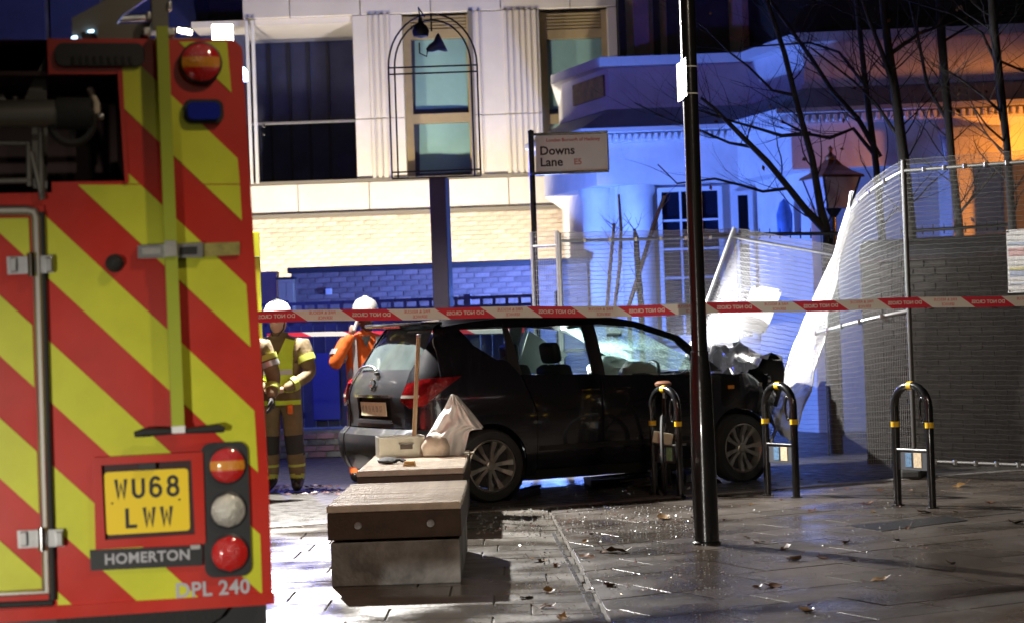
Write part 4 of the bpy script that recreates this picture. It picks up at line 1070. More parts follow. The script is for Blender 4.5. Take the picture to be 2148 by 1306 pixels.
def plate_text(body, cpx, hpx):
    c = T(*cpx); h = hpx / 590.0; w = h * .60; gap = h * .18; st_w = h * .165; tot = len(body) * w + (len(body) - 1) * gap; x = c[0] - tot / 2
    for ch in body:
        m = MB(); d = .0118
        for path in GLY[ch]:
            q = [(x + st_w / 2 + a * (w - st_w), c[1] - h / 2 + st_w / 2 + b * (h - st_w)) for a, b in path]; n = len(q); Lf, Rt = [], []
            for i in range(n):
                a, b = q[max(i - 1, 0)], q[min(i + 1, n - 1)]
                if i in (0, n - 1) or n > 8: t = Vector((b[0] - a[0], b[1] - a[1])).normalized(); k = 1.0
                else:
                    t0 = Vector((q[i][0] - a[0], q[i][1] - a[1])).normalized(); t1 = Vector((b[0] - q[i][0], b[1] - q[i][1])).normalized(); t = (t0 + t1).normalized(); k = min(1.6, 1 / max(.3, t.dot(t0)))
                nn = Vector((-t.y, t.x)) * st_w / 2 * k; Lf.append((q[i][0] + nn.x, q[i][1] + nn.y)); Rt.append((q[i][0] - nn.x, q[i][1] - nn.y))
            m.add([FB(a, b, d) for a, b in Lf + Rt], [(i, i + 1, n + i + 1, n + i) for i in range(n - 1)]); d += .0002
        m.build('character', 'print_black', np_); x += w + gap
plate_text('WU68', (308, 1020), 45); plate_text('LWW', (313, 1081), 45)
for x, y in ((235, 1054), (376, 1046)):
    a = T(x, y); MB().lathe([(.004, 0), (.003, .003), (0, .003)], FB(a[0], a[1], .011), 10, RX).build('plate_screw', 'print_black', np_)
plate('plate_lamp', [(290, 970), (325, 968), (325, 982), (290, 984)], .006, .035, 'black_plastic', pf)
# station name strip
st_ = plate('station_strip', [(188, 1152), (424, 1142), (424, 1184), (190, 1195)], .001, .014, 'black_plastic')
lettering('HOMERTON', (309, 1167), 30, 'print_grey', .016, st_, bold=.0012)
plate('strip_catch', [(399, 1141), (419, 1140), (419, 1149), (399, 1150)], .014, .02, 'aluminium', st_)
lettering('DPL 240', (446, 1234), 42, 'print_grey', .004, eng, bold=.0018)
# rear lamps
def round_lamp(cx_, cy_, rpx, par, top, mid=None):
    c = T(cx_, cy_); r_ = rpx / 590.0
    base = MB().lathe([(r_ * 1.08, 0), (r_ * 1.08, .012), (r_ * .98, .016), (0, .016)], FB(c[0], c[1], .012), 32, RX).build('lamp_bezel', 'black_plastic', par)
    def cap(z0, z1, mt, nm):
        m = MB(); N = 10; K = 26
        pts = []
        def f(u, v_):
            z = z0 + (z1 - z0) * v_; hw = math.sqrt(max(0, 1 - z * z)) * .97; x = (2 * u - 1) * hw
            return FB(c[0] + x * r_, c[1] + z * r_ * .97, .030 + .022 * (1 - (x * x + z * z) * .9))
        m.grid(K, N, f); m.build(nm, mt, base, smooth=60)
    if mid is None: cap(-1, 1, top, 'lens')
    else: cap(.27, 1, top, 'lens'); cap(-.27, .27, mid, 'lens'); cap(-1, -.27, top, 'lens')
    for dx, dz in ((-.3, -.15), (.05, .35)): pass
    return base
round_lamp(420, 134, 41, eng, 'red_lens', 'amber_lens')
cl = MB().prism(rrect(425, 926, 523, 1208, .035), .0, .018, FB).build('lamp_cluster', 'black_plastic', eng)
round_lamp(475, 974, 37, cl, 'red_lens', 'amber_lens'); round_lamp(477, 1068, 36, cl, 'clear_lens'); round_lamp(480, 1158, 38, cl, 'red_lens')
bl_ = MB().prism(rrect(384, 210, 468, 260, .028), .0, .02, FB).build('blue_lamp', 'black_rubber', eng); MB().prism(rrect(392, 217, 460, 253, .02), .02, .034, FB).build('lens', 'blue_lens', bl_)
# top ventilation slot
vs_ = MB().prism(rrect(115, 92, 303, 140, .03), .0, .016, FB).build('vent_slot', 'black_plastic', eng)
for k in range(9): plate('vent_rib', [(150 + k * 15, 120), (156 + k * 15, 120), (158 + k * 15, 137), (152 + k * 15, 137)], .016, .022, 'black_rubber', vs_)
# hose reel gear in the bay
c = T(150, 262); MB().lathe([(.075, -.02), (.085, 0), (.085, .02), (.075, .035), (.06, .03), (.06, -.01)], FB(c[0], c[1], .05), 32, RX, close=True).build('hand_wheel', 'black_rubber', eng, smooth=50)
for k in range(3): an = R(30 + 120 * k); MB().tube([FB(c[0], c[1], .055), FB(c[0] + .075 * math.cos(an), c[1] + .075 * math.sin(an), .06)], .009, 8).build('wheel_spoke', 'black_rubber', eng)
MB().cyl(FB(*T(-300, 245), .06), FB(*T(122, 243), .06), .048, 18).build('reel_pipe', 'hose_grey', eng, smooth=40)
MB().cyl(FB(*T(118, 243), .06), FB(*T(190, 243), .06), .056, 18).build('pipe_cap', 'black_rubber', eng, smooth=40)
for x in (193, 210): a = T(x, 247); MB().lathe([(.012, -.01), (.014, 0), (.012, .01)], FB(a[0], a[1], .03), 14, RXm).build('coupling', 'steel', eng, smooth=40)
MB().tube([FB(*T(190, 180), -.1), FB(*T(203, 215), -.05), FB(*T(202, 245), .01)], .013, 8).build('hose_tail', 'bag_tan', eng, smooth=50)
for seg in (((-300, 298), (56, 302)), ((60, 300), (62, 392)), ((-300, 386), (62, 380)), ((66, 320), (90, 420)), ((85, 270), (88, 420)), ((30, 230), (32, 205))):
    MB().tube([FB(*T(*q), .02) for q in seg], .011, 8).build('bay_bracket', 'hose_grey', eng, smooth=50)
MB().prism(TP([(50, 200), (96, 105), (100, 230), (100, 400), (70, 400), (66, 240)]), -.12, -.16, FB).build('bay_gusset', 'hose_grey', eng)
a = T(5, 212); MB().bev(FB(a[0], a[1], -.2), (.04, .02, .10), .004, Matrix.Rotation(R(-20), 3, 'Y')).build('bay_lamp', 'white_plastic', eng)
# ladder, gantry and lamps on the roof
lad = MB().prism(TP([(152, 28), (215, -6), (380, -120), (380, -60), (262, 20), (220, 80), (152, 80)]), -.10, -.14, FB).build('gantry_plate', 'hose_grey', eng)
for k in range(2):
    MB().tube([FB(*T(235, 38 + 14 * k), -.2 - .3 * k), FB(*T(310, 18 + 8 * k), -.6), FB(*T(320, 15), -2.5)], .018, 8).build('ladder_rail', 'aluminium', eng, smooth=50)
for k in range(7): MB().tube([Vector((T(240, 30)[0], .3 + .33 * k, zt_ + .12)), Vector((T(240, 30)[0] + .16, .3 + .33 * k, zt_ + .13))], .014, 8).build('ladder_rung', 'aluminium', eng)
MB().prism(TP([(205, 48), (318, 42), (318, 80), (205, 82)]), -.05, -.3, FB).build('roof_box', 'hose_grey', eng)
MB().prism(TP([(318, -20), (352, -20), (354, 66), (320, 66)]), .0, -.10, FB).build('ladder_beam', 'hose_grey', eng)
for x, y, w_ in ((307, 67, 14), (358, 68, 20), (312, 34, 10), (355, 12, 10)):
    a = T(x, y); MB().bev(FB(a[0], a[1], -.02), (w_ / 590, .06, .03), .006).build('roof_fitting', 'aluminium', eng)
mat('lamp_white', (1, 1, 1), 0.4, emit=(1.0, 0.97, 0.92), estr=28); mat('lamp_blue', (0.3, 0.5, 1), 0.4, emit=(0.45, 0.75, 1.0), estr=6)
for x, y in ((185, 62), (157, 71), (192, 58)):
    a = T(x, y); MB().bev(FB(a[0], a[1], -.09), (.02, .02, .009), .003, Matrix.Rotation(R(-14), 3, 'Y')).build('roof_beacon', 'lamp_blue', eng)
a = T(186, 72); MB().bev(FB(a[0], a[1], -.10), (.05, .05, .04), .006).build('beacon_housing', 'black_plastic', eng)
mat('lamp_warm', (1, .9, .7), 0.4, emit=(1.0, 0.85, 0.55), estr=14)
a = T(403, 38); MB().lathe([(0, -.008), (.02, -.004), (.022, 0), (.016, .008), (0, .012)], FB(a[0], a[1], -.3), 12).build('roof_lamp', 'lamp_warm', eng, smooth=50)
MB().prism(TP([(370, 44), (440, 40), (440, 82), (370, 82)]), -.4, -.5, FB).build('roof_box', 'black_plastic', eng)

# ================================================================== SUPPORT VEHICLE behind the engine, with the floodlight mast
dV = 18.5
vx1 = W(546, 560, dV).x; zv = W(536, 487, dV).z
van = thing('support_vehicle', 'second emergency vehicle with yellow edge strip and floodlight mast behind the fire engine', 'vehicle', (vx1, dV, 0), R(9))
MB().prism([(0, .45), (5.6, .45), (5.6, 1.3), (4.9, 1.45), (4.3, zv - .05), (0, zv)], -.02, -2.1, lambda a, b, d: Vector((d, a, b))).build('body', 'white_paint', van)
MB().bev((-.042, -.012, (zv + 1.0) / 2), (.085, .03, zv - 1.0), .006).build('edge_strip', 'hi_yellow', van)
MB().bev((-.10, -.014, zv - .33), (.03, .028, .5), .004).build('edge_strip', 'steel', van)
MB().bev((-.042, -.032, zv - .25), (.08, .012, .012), .003).build('edge_joint', 'print_black', van)
MB().bev((-1.1, -.02, 1.6), (1.6, .03, .9), .02).build('rear_window', 'dark_glass', van)
for yy in (1.0, 4.6):
    for xx in (-.16, -1.96):
        MB().lathe([(.15, -.1), (.32, -.1), (.35, -.06), (.35, .06), (.32, .1), (.15, .1)], (xx, yy, .35), 28, RXm).build('wheel', 'black_rubber', van, smooth=40)
fl_ = Matrix.Rotation(R(-9), 3, 'Z') @ (Vector(FLOOD) - Vector((vx1, dV, 0))); fx, fy = fl_.x, fl_.y
mast = MB().cyl((fx, fy + .3, zv - .1), (fx, fy + .3, FLOOD[2] - .1), .035, 12).build('light_mast', 'aluminium', van, smooth=40)
hd = MB().bev((fx, fy + .20, FLOOD[2]), (.17, .12, .16), .03).build('floodlight_head', 'black_plastic', mast)
MB().bev((fx, fy + .125, FLOOD[2]), (.205, .03, .19), .014, seg=4).build('floodlight_lens', 'lamp_white', hd, smooth=40)
hd = MB().bev((fx - .36, fy + .26, FLOOD[2] + .05), (.12, .10, .07), .02).build('floodlight_head', 'aluminium', mast)
MB().bev((fx - .36, fy + .19, FLOOD[2] + .04), (.15, .03, .055), .012, Matrix.Rotation(R(14), 3, 'Y'), seg=3).build('floodlight_lens', 'lamp_warm', hd, smooth=40)
MB().bev((fx - .2, fy + .3, FLOOD[2] - .1), (.6, .04, .04), .005).build('mast_yoke', 'aluminium', mast)
a = W(506, 155, dV) - Vector((vx1, dV, 0)); b_ = MB().lathe([(.07, 0), (.07, .1), (.04, .14), (0, .15)], (a.x + .0, .2, a.z - .05), 16).build('beacon', 'lamp_blue', mast, smooth=40)

# ================================================================== CRASHED CAR
mat('car_paint', (0.012, 0.012, 0.016), 0.22, .2, coat=.8)
mat('car_paint_lit', (0.055, 0.058, 0.068), 0.30, .55, coat=.7)  # same black paint, lightened: light falling on the tail put into the colour
mat('car_trim', (0.013, 0.013, 0.014), 0.55)
mat('car_inside', (0.03, 0.03, 0.032), 0.8)
mat('seat_cloth', (0.045, 0.045, 0.05), 0.9)
mat('lamp_red', (0.13, 0.004, 0.005), 0.08, coat=1.0, var=.5, scale=16, bump=.4, bscale=30)
mat('alloy', (0.42, 0.39, 0.34), 0.33, .8)
mat('airbag', (0.55, 0.53, 0.50), 0.8, var=.1, scale=8, bump=.3, bscale=25)
mat('car_plate', (0.84, 0.76, 0.50), 0.5, var=.1, scale=20)
mat('crumpled', (0.012, 0.012, 0.014), 0.22, .2, coat=.6, bump=.3, bscale=9, scale=5)
mat('pale_trim', (0.42, 0.43, 0.41), 0.7)
glass_mat('car_glass', (0.80, 0.86, 0.85), 0.02)
glass_mat('rear_glass', (0.20, 0.25, 0.25), 0.04, cloud=.5, cloudcol=(0.24, 0.30, 0.30))
# shattered windscreen: bright crazed cells
def crazed():
    m = bpy.data.materials.new('crazed_glass'); m.use_nodes = True; n = m.node_tree; n.nodes.clear(); L = n.links.new
    o = n.nodes.new('ShaderNodeOutputMaterial'); t = n.nodes.new('ShaderNodeBsdfTransparent'); t.inputs[0].default_value = (.55, .72, .68, 1)
    d = n.nodes.new('ShaderNodeBsdfDiffuse'); d.inputs[0].default_value = (.62, .78, .74, 1)
    tl = n.nodes.new('ShaderNodeBsdfTranslucent'); tl.inputs[0].default_value = (.66, .84, .80, 1)
    ad = n.nodes.new('ShaderNodeMixShader'); ad.inputs[0].default_value = .6; L(d.outputs[0], ad.inputs[1]); L(tl.outputs[0], ad.inputs[2])
    tc = n.nodes.new('ShaderNodeTexCoord'); v = n.nodes.new('ShaderNodeTexVoronoi'); v.feature = 'DISTANCE_TO_EDGE'; v.inputs['Scale'].default_value = 26
    nz = n.nodes.new('ShaderNodeTexNoise'); nz.inputs['Scale'].default_value = 3.2; nz.inputs['Detail'].default_value = 5
    L(tc.outputs['Object'], v.inputs['Vector']); L(tc.outputs['Object'], nz.inputs['Vector'])
    r = n.nodes.new('ShaderNodeMapRange'); r.inputs[1].default_value = .0; r.inputs[2].default_value = .09; r.inputs[3].default_value = 1; r.inputs[4].default_value = .35
    L(v.outputs['Distance'], r.inputs[0])
    r2 = n.nodes.new('ShaderNodeMapRange'); r2.inputs[1].default_value = .25; r2.inputs[2].default_value = .5; L(nz.outputs['Fac'], r2.inputs[0])
    mu = n.nodes.new('ShaderNodeMath'); mu.operation = 'MULTIPLY'; L(r.outputs[0], mu.inputs[0]); L(r2.outputs[0], mu.inputs[1])
    g = n.nodes.new('ShaderNodeBsdfGlossy'); g.inputs['Roughness'].default_value = .08
    bp_ = n.nodes.new('ShaderNodeBump'); bp_.inputs['Strength'].default_value = .9; L(v.outputs['Distance'], bp_.inputs['Height']); L(bp_.outputs[0], g.inputs['Normal'])
    mx = n.nodes.new('ShaderNodeMixShader'); L(mu.outputs[0], mx.inputs[0]); L(t.outputs[0], mx.inputs[1]); L(ad.outputs[0], mx.inputs[2])
    m2 = n.nodes.new('ShaderNodeMixShader'); m2.inputs[0].default_value = .10; L(mx.outputs[0], m2.inputs[1]); L(g.outputs[0], m2.inputs[2]); L(m2.outputs[0], o.inputs[0])
    MATS['crazed_glass'] = m
crazed()
CA = R(29)
car = thing('crashed_car', 'black people carrier with crushed front and shattered windscreen against the fence', 'car', (-1.33, 16.79, 0), CA)
# --- body form: half width and rear/front ends as functions of height
WZ = [(.15, .80), (.30, .865), (.5, .893), (.7, .905), (.9, .898), (1.05, .872), (1.2, .815), (1.4, .728), (1.55, .635), (1.62, .56)]
XRZ = [(.15, .20), (.3, .06), (.42, .01), (.55, 0.0), (.62, .02), (.66, .075), (.78, .085), (.9, .075), (1.02, .10), (1.12, .155), (1.25, .235), (1.4, .325), (1.5, .395), (1.6, .47)]
XFZ = [(.15, 4.10), (.35, 4.22), (.6, 4.2), (.8, 4.05), (.95, 3.9), (1.2, 3.8)]
def plan(x): return 1 - .055 * ((x - 2.15) / 2.15) ** 2
def wz(z, x): return interp(WZ, z) * plan(x)
RC = .30
def yside(x, z):
    xr = interp(XRZ, z); xf = interp(XFZ, z); w = wz(z, x); d = x - xr
    if d < RC: d = max(0, d); w = w - RC + math.sqrt(max(0, RC * RC - (RC - d) ** 2))
    rf = .42; e = xf - x
    if e < rf: e = max(0, e); w = w - rf + math.sqrt(max(0, rf * rf - (rf - e) ** 2))
    return w
def SIDE(s, depth0=0.0):
    def f(x, z, d): y = yside(x, z) - d - depth0; return Vector((x, s * y, z))
    return f
def REAR(depth0=0.0):
    def f(y, z, d):
        w = wz(z, .3); xr = interp(XRZ, z); a = abs(y)
        x = xr + .05 * (y / .6) ** 2
        if a > w - RC: k = min(a - (w - RC), RC * .999); x += RC - math.sqrt(RC * RC - k * k)
        return Vector((x + d + depth0, y, z))
    return f
def DEV(s, depth0=0.0):
    """developed round the rear corner: t=0 at the corner's middle, + towards the side"""
    def f(t, z, d):
        th_ = math.pi / 4 + t / RC; xr = interp(XRZ, z) + .03; w = wz(z, .35); r_ = RC - d - depth0
        if th_ > math.pi / 2: ex_ = (th_ - math.pi / 2) * RC; return Vector((xr + RC + ex_, s * (wz(z, xr + RC + ex_) - RC + r_), z))
        if th_ < 0: return Vector((xr + RC - r_, s * (w - RC + th_ * RC), z))
        return Vector((xr + RC - r_ * math.cos(th_), s * (w - RC + r_ * math.sin(th_)), z))
    return f
AX_R, AX_F, ZA, RA = .78, 3.42, .315, .365
def arc(cx, r, a0, a1, n=14): return [(cx + r * math.cos(R(a0 + (a1 - a0) * k / n)), ZA + r * math.sin(R(a0 + (a1 - a0) * k / n))) for k in range(n + 1)]
g = .006
zs_ = .20
belt = [(1.0, 1.20), (1.12, 1.10), (1.5, 1.075), (1.84, 1.07), (1.97, 1.05), (2.5, 1.03), (2.95, 1.03), (3.15, 1.03)]
def sidepart(name, poly, mt, th=.02, d0=0.0, par=None, both=True, su=.12, sv=.07):
    out = None
    for s in ((-1, 1) if both else (-1,)):
        m = MB(); shell(m, poly, SIDE(s, d0), th, su, sv); o = m.build(name, mt, par or car, smooth=35)
        if s == -1: out = o
    return out
# rear quarter with wheel arch and D pillar, round the corner as far as the shut line
quarter = [(.34, .64)] + [(.40, .60)] + arc(AX_R, RA, 128, 0)[0:15] + [(AX_R + RA, zs_), (1.24, zs_), (1.24, .75), (1.115, 1.08), (1.02, 1.20), (.97, 1.225), (.915, 1.225), (.60, 1.44), (.62, 1.50), (1.06, 1.51), (1.06, 1.60), (.55, 1.585), (.46, 1.52), (.40, 1.40), (.36, 1.12), (.33, .9)]
sidepart('rear_quarter', quarter, 'car_paint')
sidepart('quarter_glass', [(.61, 1.445), (.915, 1.23), (.965, 1.23), (1.015, 1.26), (1.055, 1.495), (.63, 1.495)], 'car_glass', .005, .012)
sidepart('quarter_pillar', [(1.02, 1.205), (1.115, 1.085), (1.13, 1.12), (1.105, 1.50), (1.06, 1.50)], 'car_trim', .02, .004)
rdoor = sidepart('rear_door', [(1.246, zs_ + .06), (1.905, zs_ + .06), (1.905, 1.06), (1.84, 1.065), (1.125, 1.085), (1.246, .76)], 'car_paint')
fdoor = sidepart('front_door', [(1.912, zs_ + .06), (2.93, zs_ + .06), (2.99, .62), (2.99, 1.025), (2.5, 1.03), (1.912, 1.055)], 'car_paint')
for nm, pr, xh in (('rear_door', rdoor, 1.78), ('front_door', fdoor, 2.1)):
    for s in (-1,):
        q = SIDE(s)(xh, .93, 0); MB().bev(q + Vector((0, -.018, 0)), (.19, .022, .032), .01).build('handle', 'car_paint', pr)
        q = SIDE(s)(xh - .5, .55, 0)
sidepart('sill', [(1.15, .16), (3.05, .16), (3.05, zs_ + .05), (1.15, zs_ + .05)], 'car_trim', .03, .01)
sidepart('side_moulding', [(1.26, .42), (2.9, .42), (2.9, .46), (1.26, .46)], 'car_trim', .012, -.008)
# windows and pillars
sidepart('rear_door_glass', [(1.14, 1.085), (1.835, 1.068), (1.845, 1.49), (1.12, 1.495)], 'car_glass', .005, .012)
sidepart('b_pillar', [(1.845, 1.06), (1.965, 1.05), (1.985, 1.515), (1.855, 1.515)], 'car_trim', .03, .004)
FWIN = [(1.97, 1.055), (2.93, 1.032), (2.905, 1.20), (2.79, 1.325), (2.42, 1.455), (1.99, 1.497)]
sidepart('front_door_glass', FWIN, 'car_glass', .005, .012)
sidepart('roof_rail', [(1.07, 1.498), (1.86, 1.498), (1.98, 1.50), (2.2, 1.485), (2.42, 1.46), (2.44, 1.52), (2.2, 1.56), (1.9, 1.585), (1.5, 1.60), (1.07, 1.60)], 'car_paint', .03)
sidepart('a_pillar', [(2.42, 1.456), (2.79, 1.327), (2.905, 1.205), (2.93, 1.03), (2.985, 1.03), (2.965, 1.19), (3.10, 1.04), (3.24, 1.03), (3.10, 1.15), (2.86, 1.37), (2.44, 1.52)], 'car_paint', .03)
sidepart('front_quarter_glass', [(2.985, 1.035), (3.10, 1.035), (2.975, 1.175)], 'car_glass', .005, .012)
# front wing, crumpled
def CRUMP(s):
    b = SIDE(s)
    def f(x, z, d):
        q = b(x, z, d); k = max(0, x - 3.1)
        q.y += s * (-.10 * k * math.sin(x * 9 + z * 6) - .05 * k * math.sin(x * 23 - z * 11)); q.z += .05 * k * math.sin(x * 14 + z * 9); q.x -= .06 * k * math.sin(z * 13)
        return q
    return f
wing = [(2.996, .62), (2.996, 1.02), (3.25, 1.02), (3.55, .98), (3.80, .98), (3.92, 1.02), (4.0, .86), (3.95, .72), (3.90, .50)] + arc(AX_F, RA + .01, 25, 180)[0:15] + [(AX_F - RA - .01, zs_), (2.96, zs_ + .04)]
for s in (-1, 1):
    m = MB(); shell(m, wing, CRUMP(s), .02, .07, .05); m.build('front_wing', 'crumpled', car, smooth=30)
# crushed bonnet and bumper
def bonnet(u, v):
    x = 3.28 + .80 * u; y = (v - .5) * 1.50 * (1 - .12 * u)
    z = interp([(0, 1.04), (.25, 1.02), (.45, 1.00), (.68, 1.16), (.82, 1.23), (1, 1.16)], u) + .06 * math.sin(v * 9 + u * 5) * u + .04 * math.sin(v * 17 - u * 11) * u - .10 * abs(v - .5) * (1 - u)
    return Vector((x - .12 * u * math.sin(v * 5), y, z))
rb4 = random.Random(4); jit = {}
def bonnet_j(u, v):
    k = (round(u, 3), round(v, 3))
    if k not in jit: jit[k] = Vector((rb4.uniform(-.03, .03), rb4.uniform(-.02, .02), rb4.uniform(-.030, .030))) * min(1, u * 2.2)
    return bonnet(u, v) + jit[k]
m = MB(); m.grid(15, 15, bonnet_j)
m.f, m.mi = [t for f in m.f for t in ((f[0], f[1], f[2]), (f[0], f[2], f[3]))], [0] * (2 * len(m.f)); m.build('bonnet', 'crumpled', car, smooth=38)
m = MB(); m.grid(14, 12, lambda u, v: bonnet(1, u) + Vector((-.05 * v + .04 * math.sin(u * 15 + v * 4), 0, -.48 * v + .03 * math.sin(u * 22)))); m.build('grille_panel', 'car_trim', car, smooth=40)
def fbump(u, v):
    y = (u - .5) * 1.62; return Vector((4.02 - .30 * abs(u - .5) ** 2 * 4 - .06 * math.sin(u * 14) - .05 * math.sin(v * 8 + u * 5), y, .22 + .42 * v + .05 * math.sin(u * 11)))
m = MB(); m.grid(20, 8, fbump); m.build('front_bumper', 'crumpled', car, smooth=30)
# broken headlamp insert, glints
for k, (x, y, z) in enumerate(((3.86, -.66, .93), (3.80, -.70, .80), (3.9, -.6, .78))):
    MB().lathe([(0, 0), (.05 - .01 * k, .01), (.055 - .01 * k, .04), (.03, .06), (0, .06)], (x, y, z), 14, Matrix.Rotation(R(90), 3, 'Y')).build('headlamp_reflector', 'chrome', car, smooth=50)
mat('strut_metal', (0.6, 0.5, 0.35), 0.3, .9)
MB().bev((3.62, -.885, .82), (.02, .012, .20), .004, Matrix.Rotation(R(24), 3, 'Y')).build('bent_strut', 'strut_metal', car)
MB().bev((3.50, -.90, .71), (.03, .012, .035), .004).build('side_marker', 'strut_metal', car)
MB().bev((3.30, -.905, .885), (.07, .012, .035), .006).build('side_repeater', 'amber_lens', car)
# roof
def roof(u, v):
    x = .47 + (2.42 - .47) * u; ze = interp([(.47, 1.525), (.8, 1.565), (1.2, 1.59), (1.7, 1.598), (2.1, 1.575), (2.42, 1.525)], x)
    y = (v - .5) * 2; hw = interp(WZ, ze - .02) * plan(x) - .005
    return Vector((x, y * hw, ze + .035 * (1 - y * y)))
m = MB(); m.grid(22, 14, roof); m.build('roof', 'car_paint', car, smooth=40)
MB().bev((.40, 0, 1.555), (.22, 1.16, .035), .014).build('spoiler', 'car_paint', car, smooth=40)
MB().bev((.30, 0, 1.535), (.02, .34, .022), .006).build('high_brake_lamp', 'lamp_red', car)
# windscreen
def wscr(u, v):
    x = 2.40 + .98 * v; z = 1.545 - .50 * v - .02 * math.sin(v * math.pi); hw = .60 + .12 * v; y = (u - .5) * 2
    return Vector((x - .10 * y * y - .05 * math.exp(-((u - .45) ** 2 + (v - .55) ** 2) * 18), y * hw, z - .03 * math.exp(-((u - .45) ** 2 + (v - .55) ** 2) * 14)))
m = MB(); m.grid(20, 16, wscr); m.build('windscreen', 'crazed_glass', car, smooth=40)
# rear: tailgate with window, bumper, lamps
zw0 = 1.165
def tail_poly(): return [(-.60, .665), (.60, .665), (.63, .82), (.60, 1.10), (.58, zw0), (-.58, zw0), (-.60, 1.10), (-.63, .82)]
rec_ = [(-.34, .735), (.34, .735), (.34, .93), (-.34, .93)]
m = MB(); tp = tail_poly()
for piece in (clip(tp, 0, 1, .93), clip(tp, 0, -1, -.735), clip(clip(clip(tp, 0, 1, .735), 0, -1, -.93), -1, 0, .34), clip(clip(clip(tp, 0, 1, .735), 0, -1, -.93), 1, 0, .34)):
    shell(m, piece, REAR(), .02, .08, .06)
tg = m.build('tailgate', 'car_paint_lit', car, smooth=35)
m = MB(); shell(m, [(-.345, .73), (.345, .73), (.345, .935), (-.345, .935)], REAR(.04), .01, .1, .1); m.build('plate_recess', 'car_trim', tg)
m = MB(); shell(m, [(-.36, .925), (.36, .925), (.36, .95), (-.36, .95)], REAR(-.02), .02, .09, .1); m.build('chrome_bar', 'chrome', tg, smooth=40)
m = MB(); shell(m, [(-.26, .765), (.26, .765), (.26, .885), (-.26, .885)], REAR(-.002), .006, .13, .1); npl = m.build('number_plate', 'car_plate', tg)
for k in range(6): # smudged characters: just darker smears
    xx = -.19 + k * .075; m = MB(); shell(m, [(xx, .80), (xx + .045, .80), (xx + .045, .855), (xx, .855)], REAR(-.0035), .001, .1, .1); m.build('plate_smudge', mat('smudge%d' % k, (0.60, 0.54, 0.38), .6, var=.5, scale=40), npl)
m = MB(); shell(m, [(-.36, .70), (.36, .70), (.36, .728), (-.36, .728)], REAR(-.012), .02, .09, .1); m.build('lower_lip', 'car_paint_lit', tg, smooth=40)
m = MB(); shell(m, [(-.58, zw0), (.58, zw0), (.53, 1.36), (.46, 1.515), (-.46, 1.515), (-.53, 1.36)], REAR(.008), .006, .08, .06); m.build('rear_window', 'rear_glass', tg, smooth=40)
bd_ = Vector(REAR()(0, 1.03, 0)); MB().lathe([(.052, -.006), (.062, 0), (.062, .008), (.052, .012), (.046, .006)], bd_ + Vector((-.006, 0, 0)), 24, Matrix.Rotation(R(-90), 3, 'Y'), close=True).build('badge_ring', 'chrome', tg, smooth=50)
MB().tube([bd_ + Vector((-.014, .04, -.03)), bd_ + Vector((-.016, 0, .012)), bd_ + Vector((-.016, .01, -.012)), bd_ + Vector((-.014, -.04, .03))], .008, 6).build('badge_emblem', 'chrome', tg)
wp = [REAR(-.03)(y, z, 0) for y, z in ((.02, 1.15), (.12, 1.185), (.26, 1.20), (.42, 1.19), (.50, 1.17))]
MB().tube(wp, [.022, .014, .012, .01, .008], 8).build('rear_wiper', 'steel', tg, smooth=50)
MB().bev(REAR(-.03)(.0, 1.135, 0), (.03, .06, .03), .008).build('wiper_boss', 'car_trim', tg)
m = MB(); shell(m, [(-.46, 1.485), (-.12, 1.485), (-.12, 1.50), (-.46, 1.50)], REAR(.0), .004, .1, .1); m.build('window_band', 'steel', tg)
# rear bumper goes round both corners
m = MB(); w_ = .62; shell(m, [(-w_, .29), (w_, .29), (w_, .655), (-w_, .655)], REAR(-.012), .03, .08, .05); m.build('rear_bumper', 'car_paint_lit', car, smooth=35)
for s in (-1, 1):
    m = MB(); shell(m, [(-.28, .29), (.30, .29), (.30, .62), (.12, .655), (-.28, .655)], DEV(s, -.014), .03, .06, .05); m.build('bumper_corner', 'car_paint_lit', car, smooth=35)
    lm = [(-.235, .90), (-.17, 1.045), (-.02, 1.085), (.30, 1.10), (.17, .99), (.03, .865), (-.12, .84)]
    m = MB(); shell(m, lm, DEV(s, -.022), .03, .04, .035); l_ = m.build('tail_lamp', 'lamp_red', car, smooth=40)
    m = MB(); shell(m, [(-.22, .925), (-.03, .925), (-.02, .95), (-.21, .95)], DEV(s, -.026), .006, .04, .1); m.build('reverse_lens', 'clear_lens', l_)
    m = MB(); shell(m, [(-.235, .655), (.34, .655), (.34, 1.35), (.12, 1.52), (-.05, 1.52), (-.10, 1.36), (-.22, 1.15)], DEV(s, .004), .02, .05, .06); m.build('corner_panel', 'car_paint', car, smooth=35)
m = MB(); shell(m, [(-.70, .22), (.70, .22), (.66, .295), (-.66, .295)], REAR(.03), .03, .1, .1); m.build('bumper_skirt', 'car_trim', car)
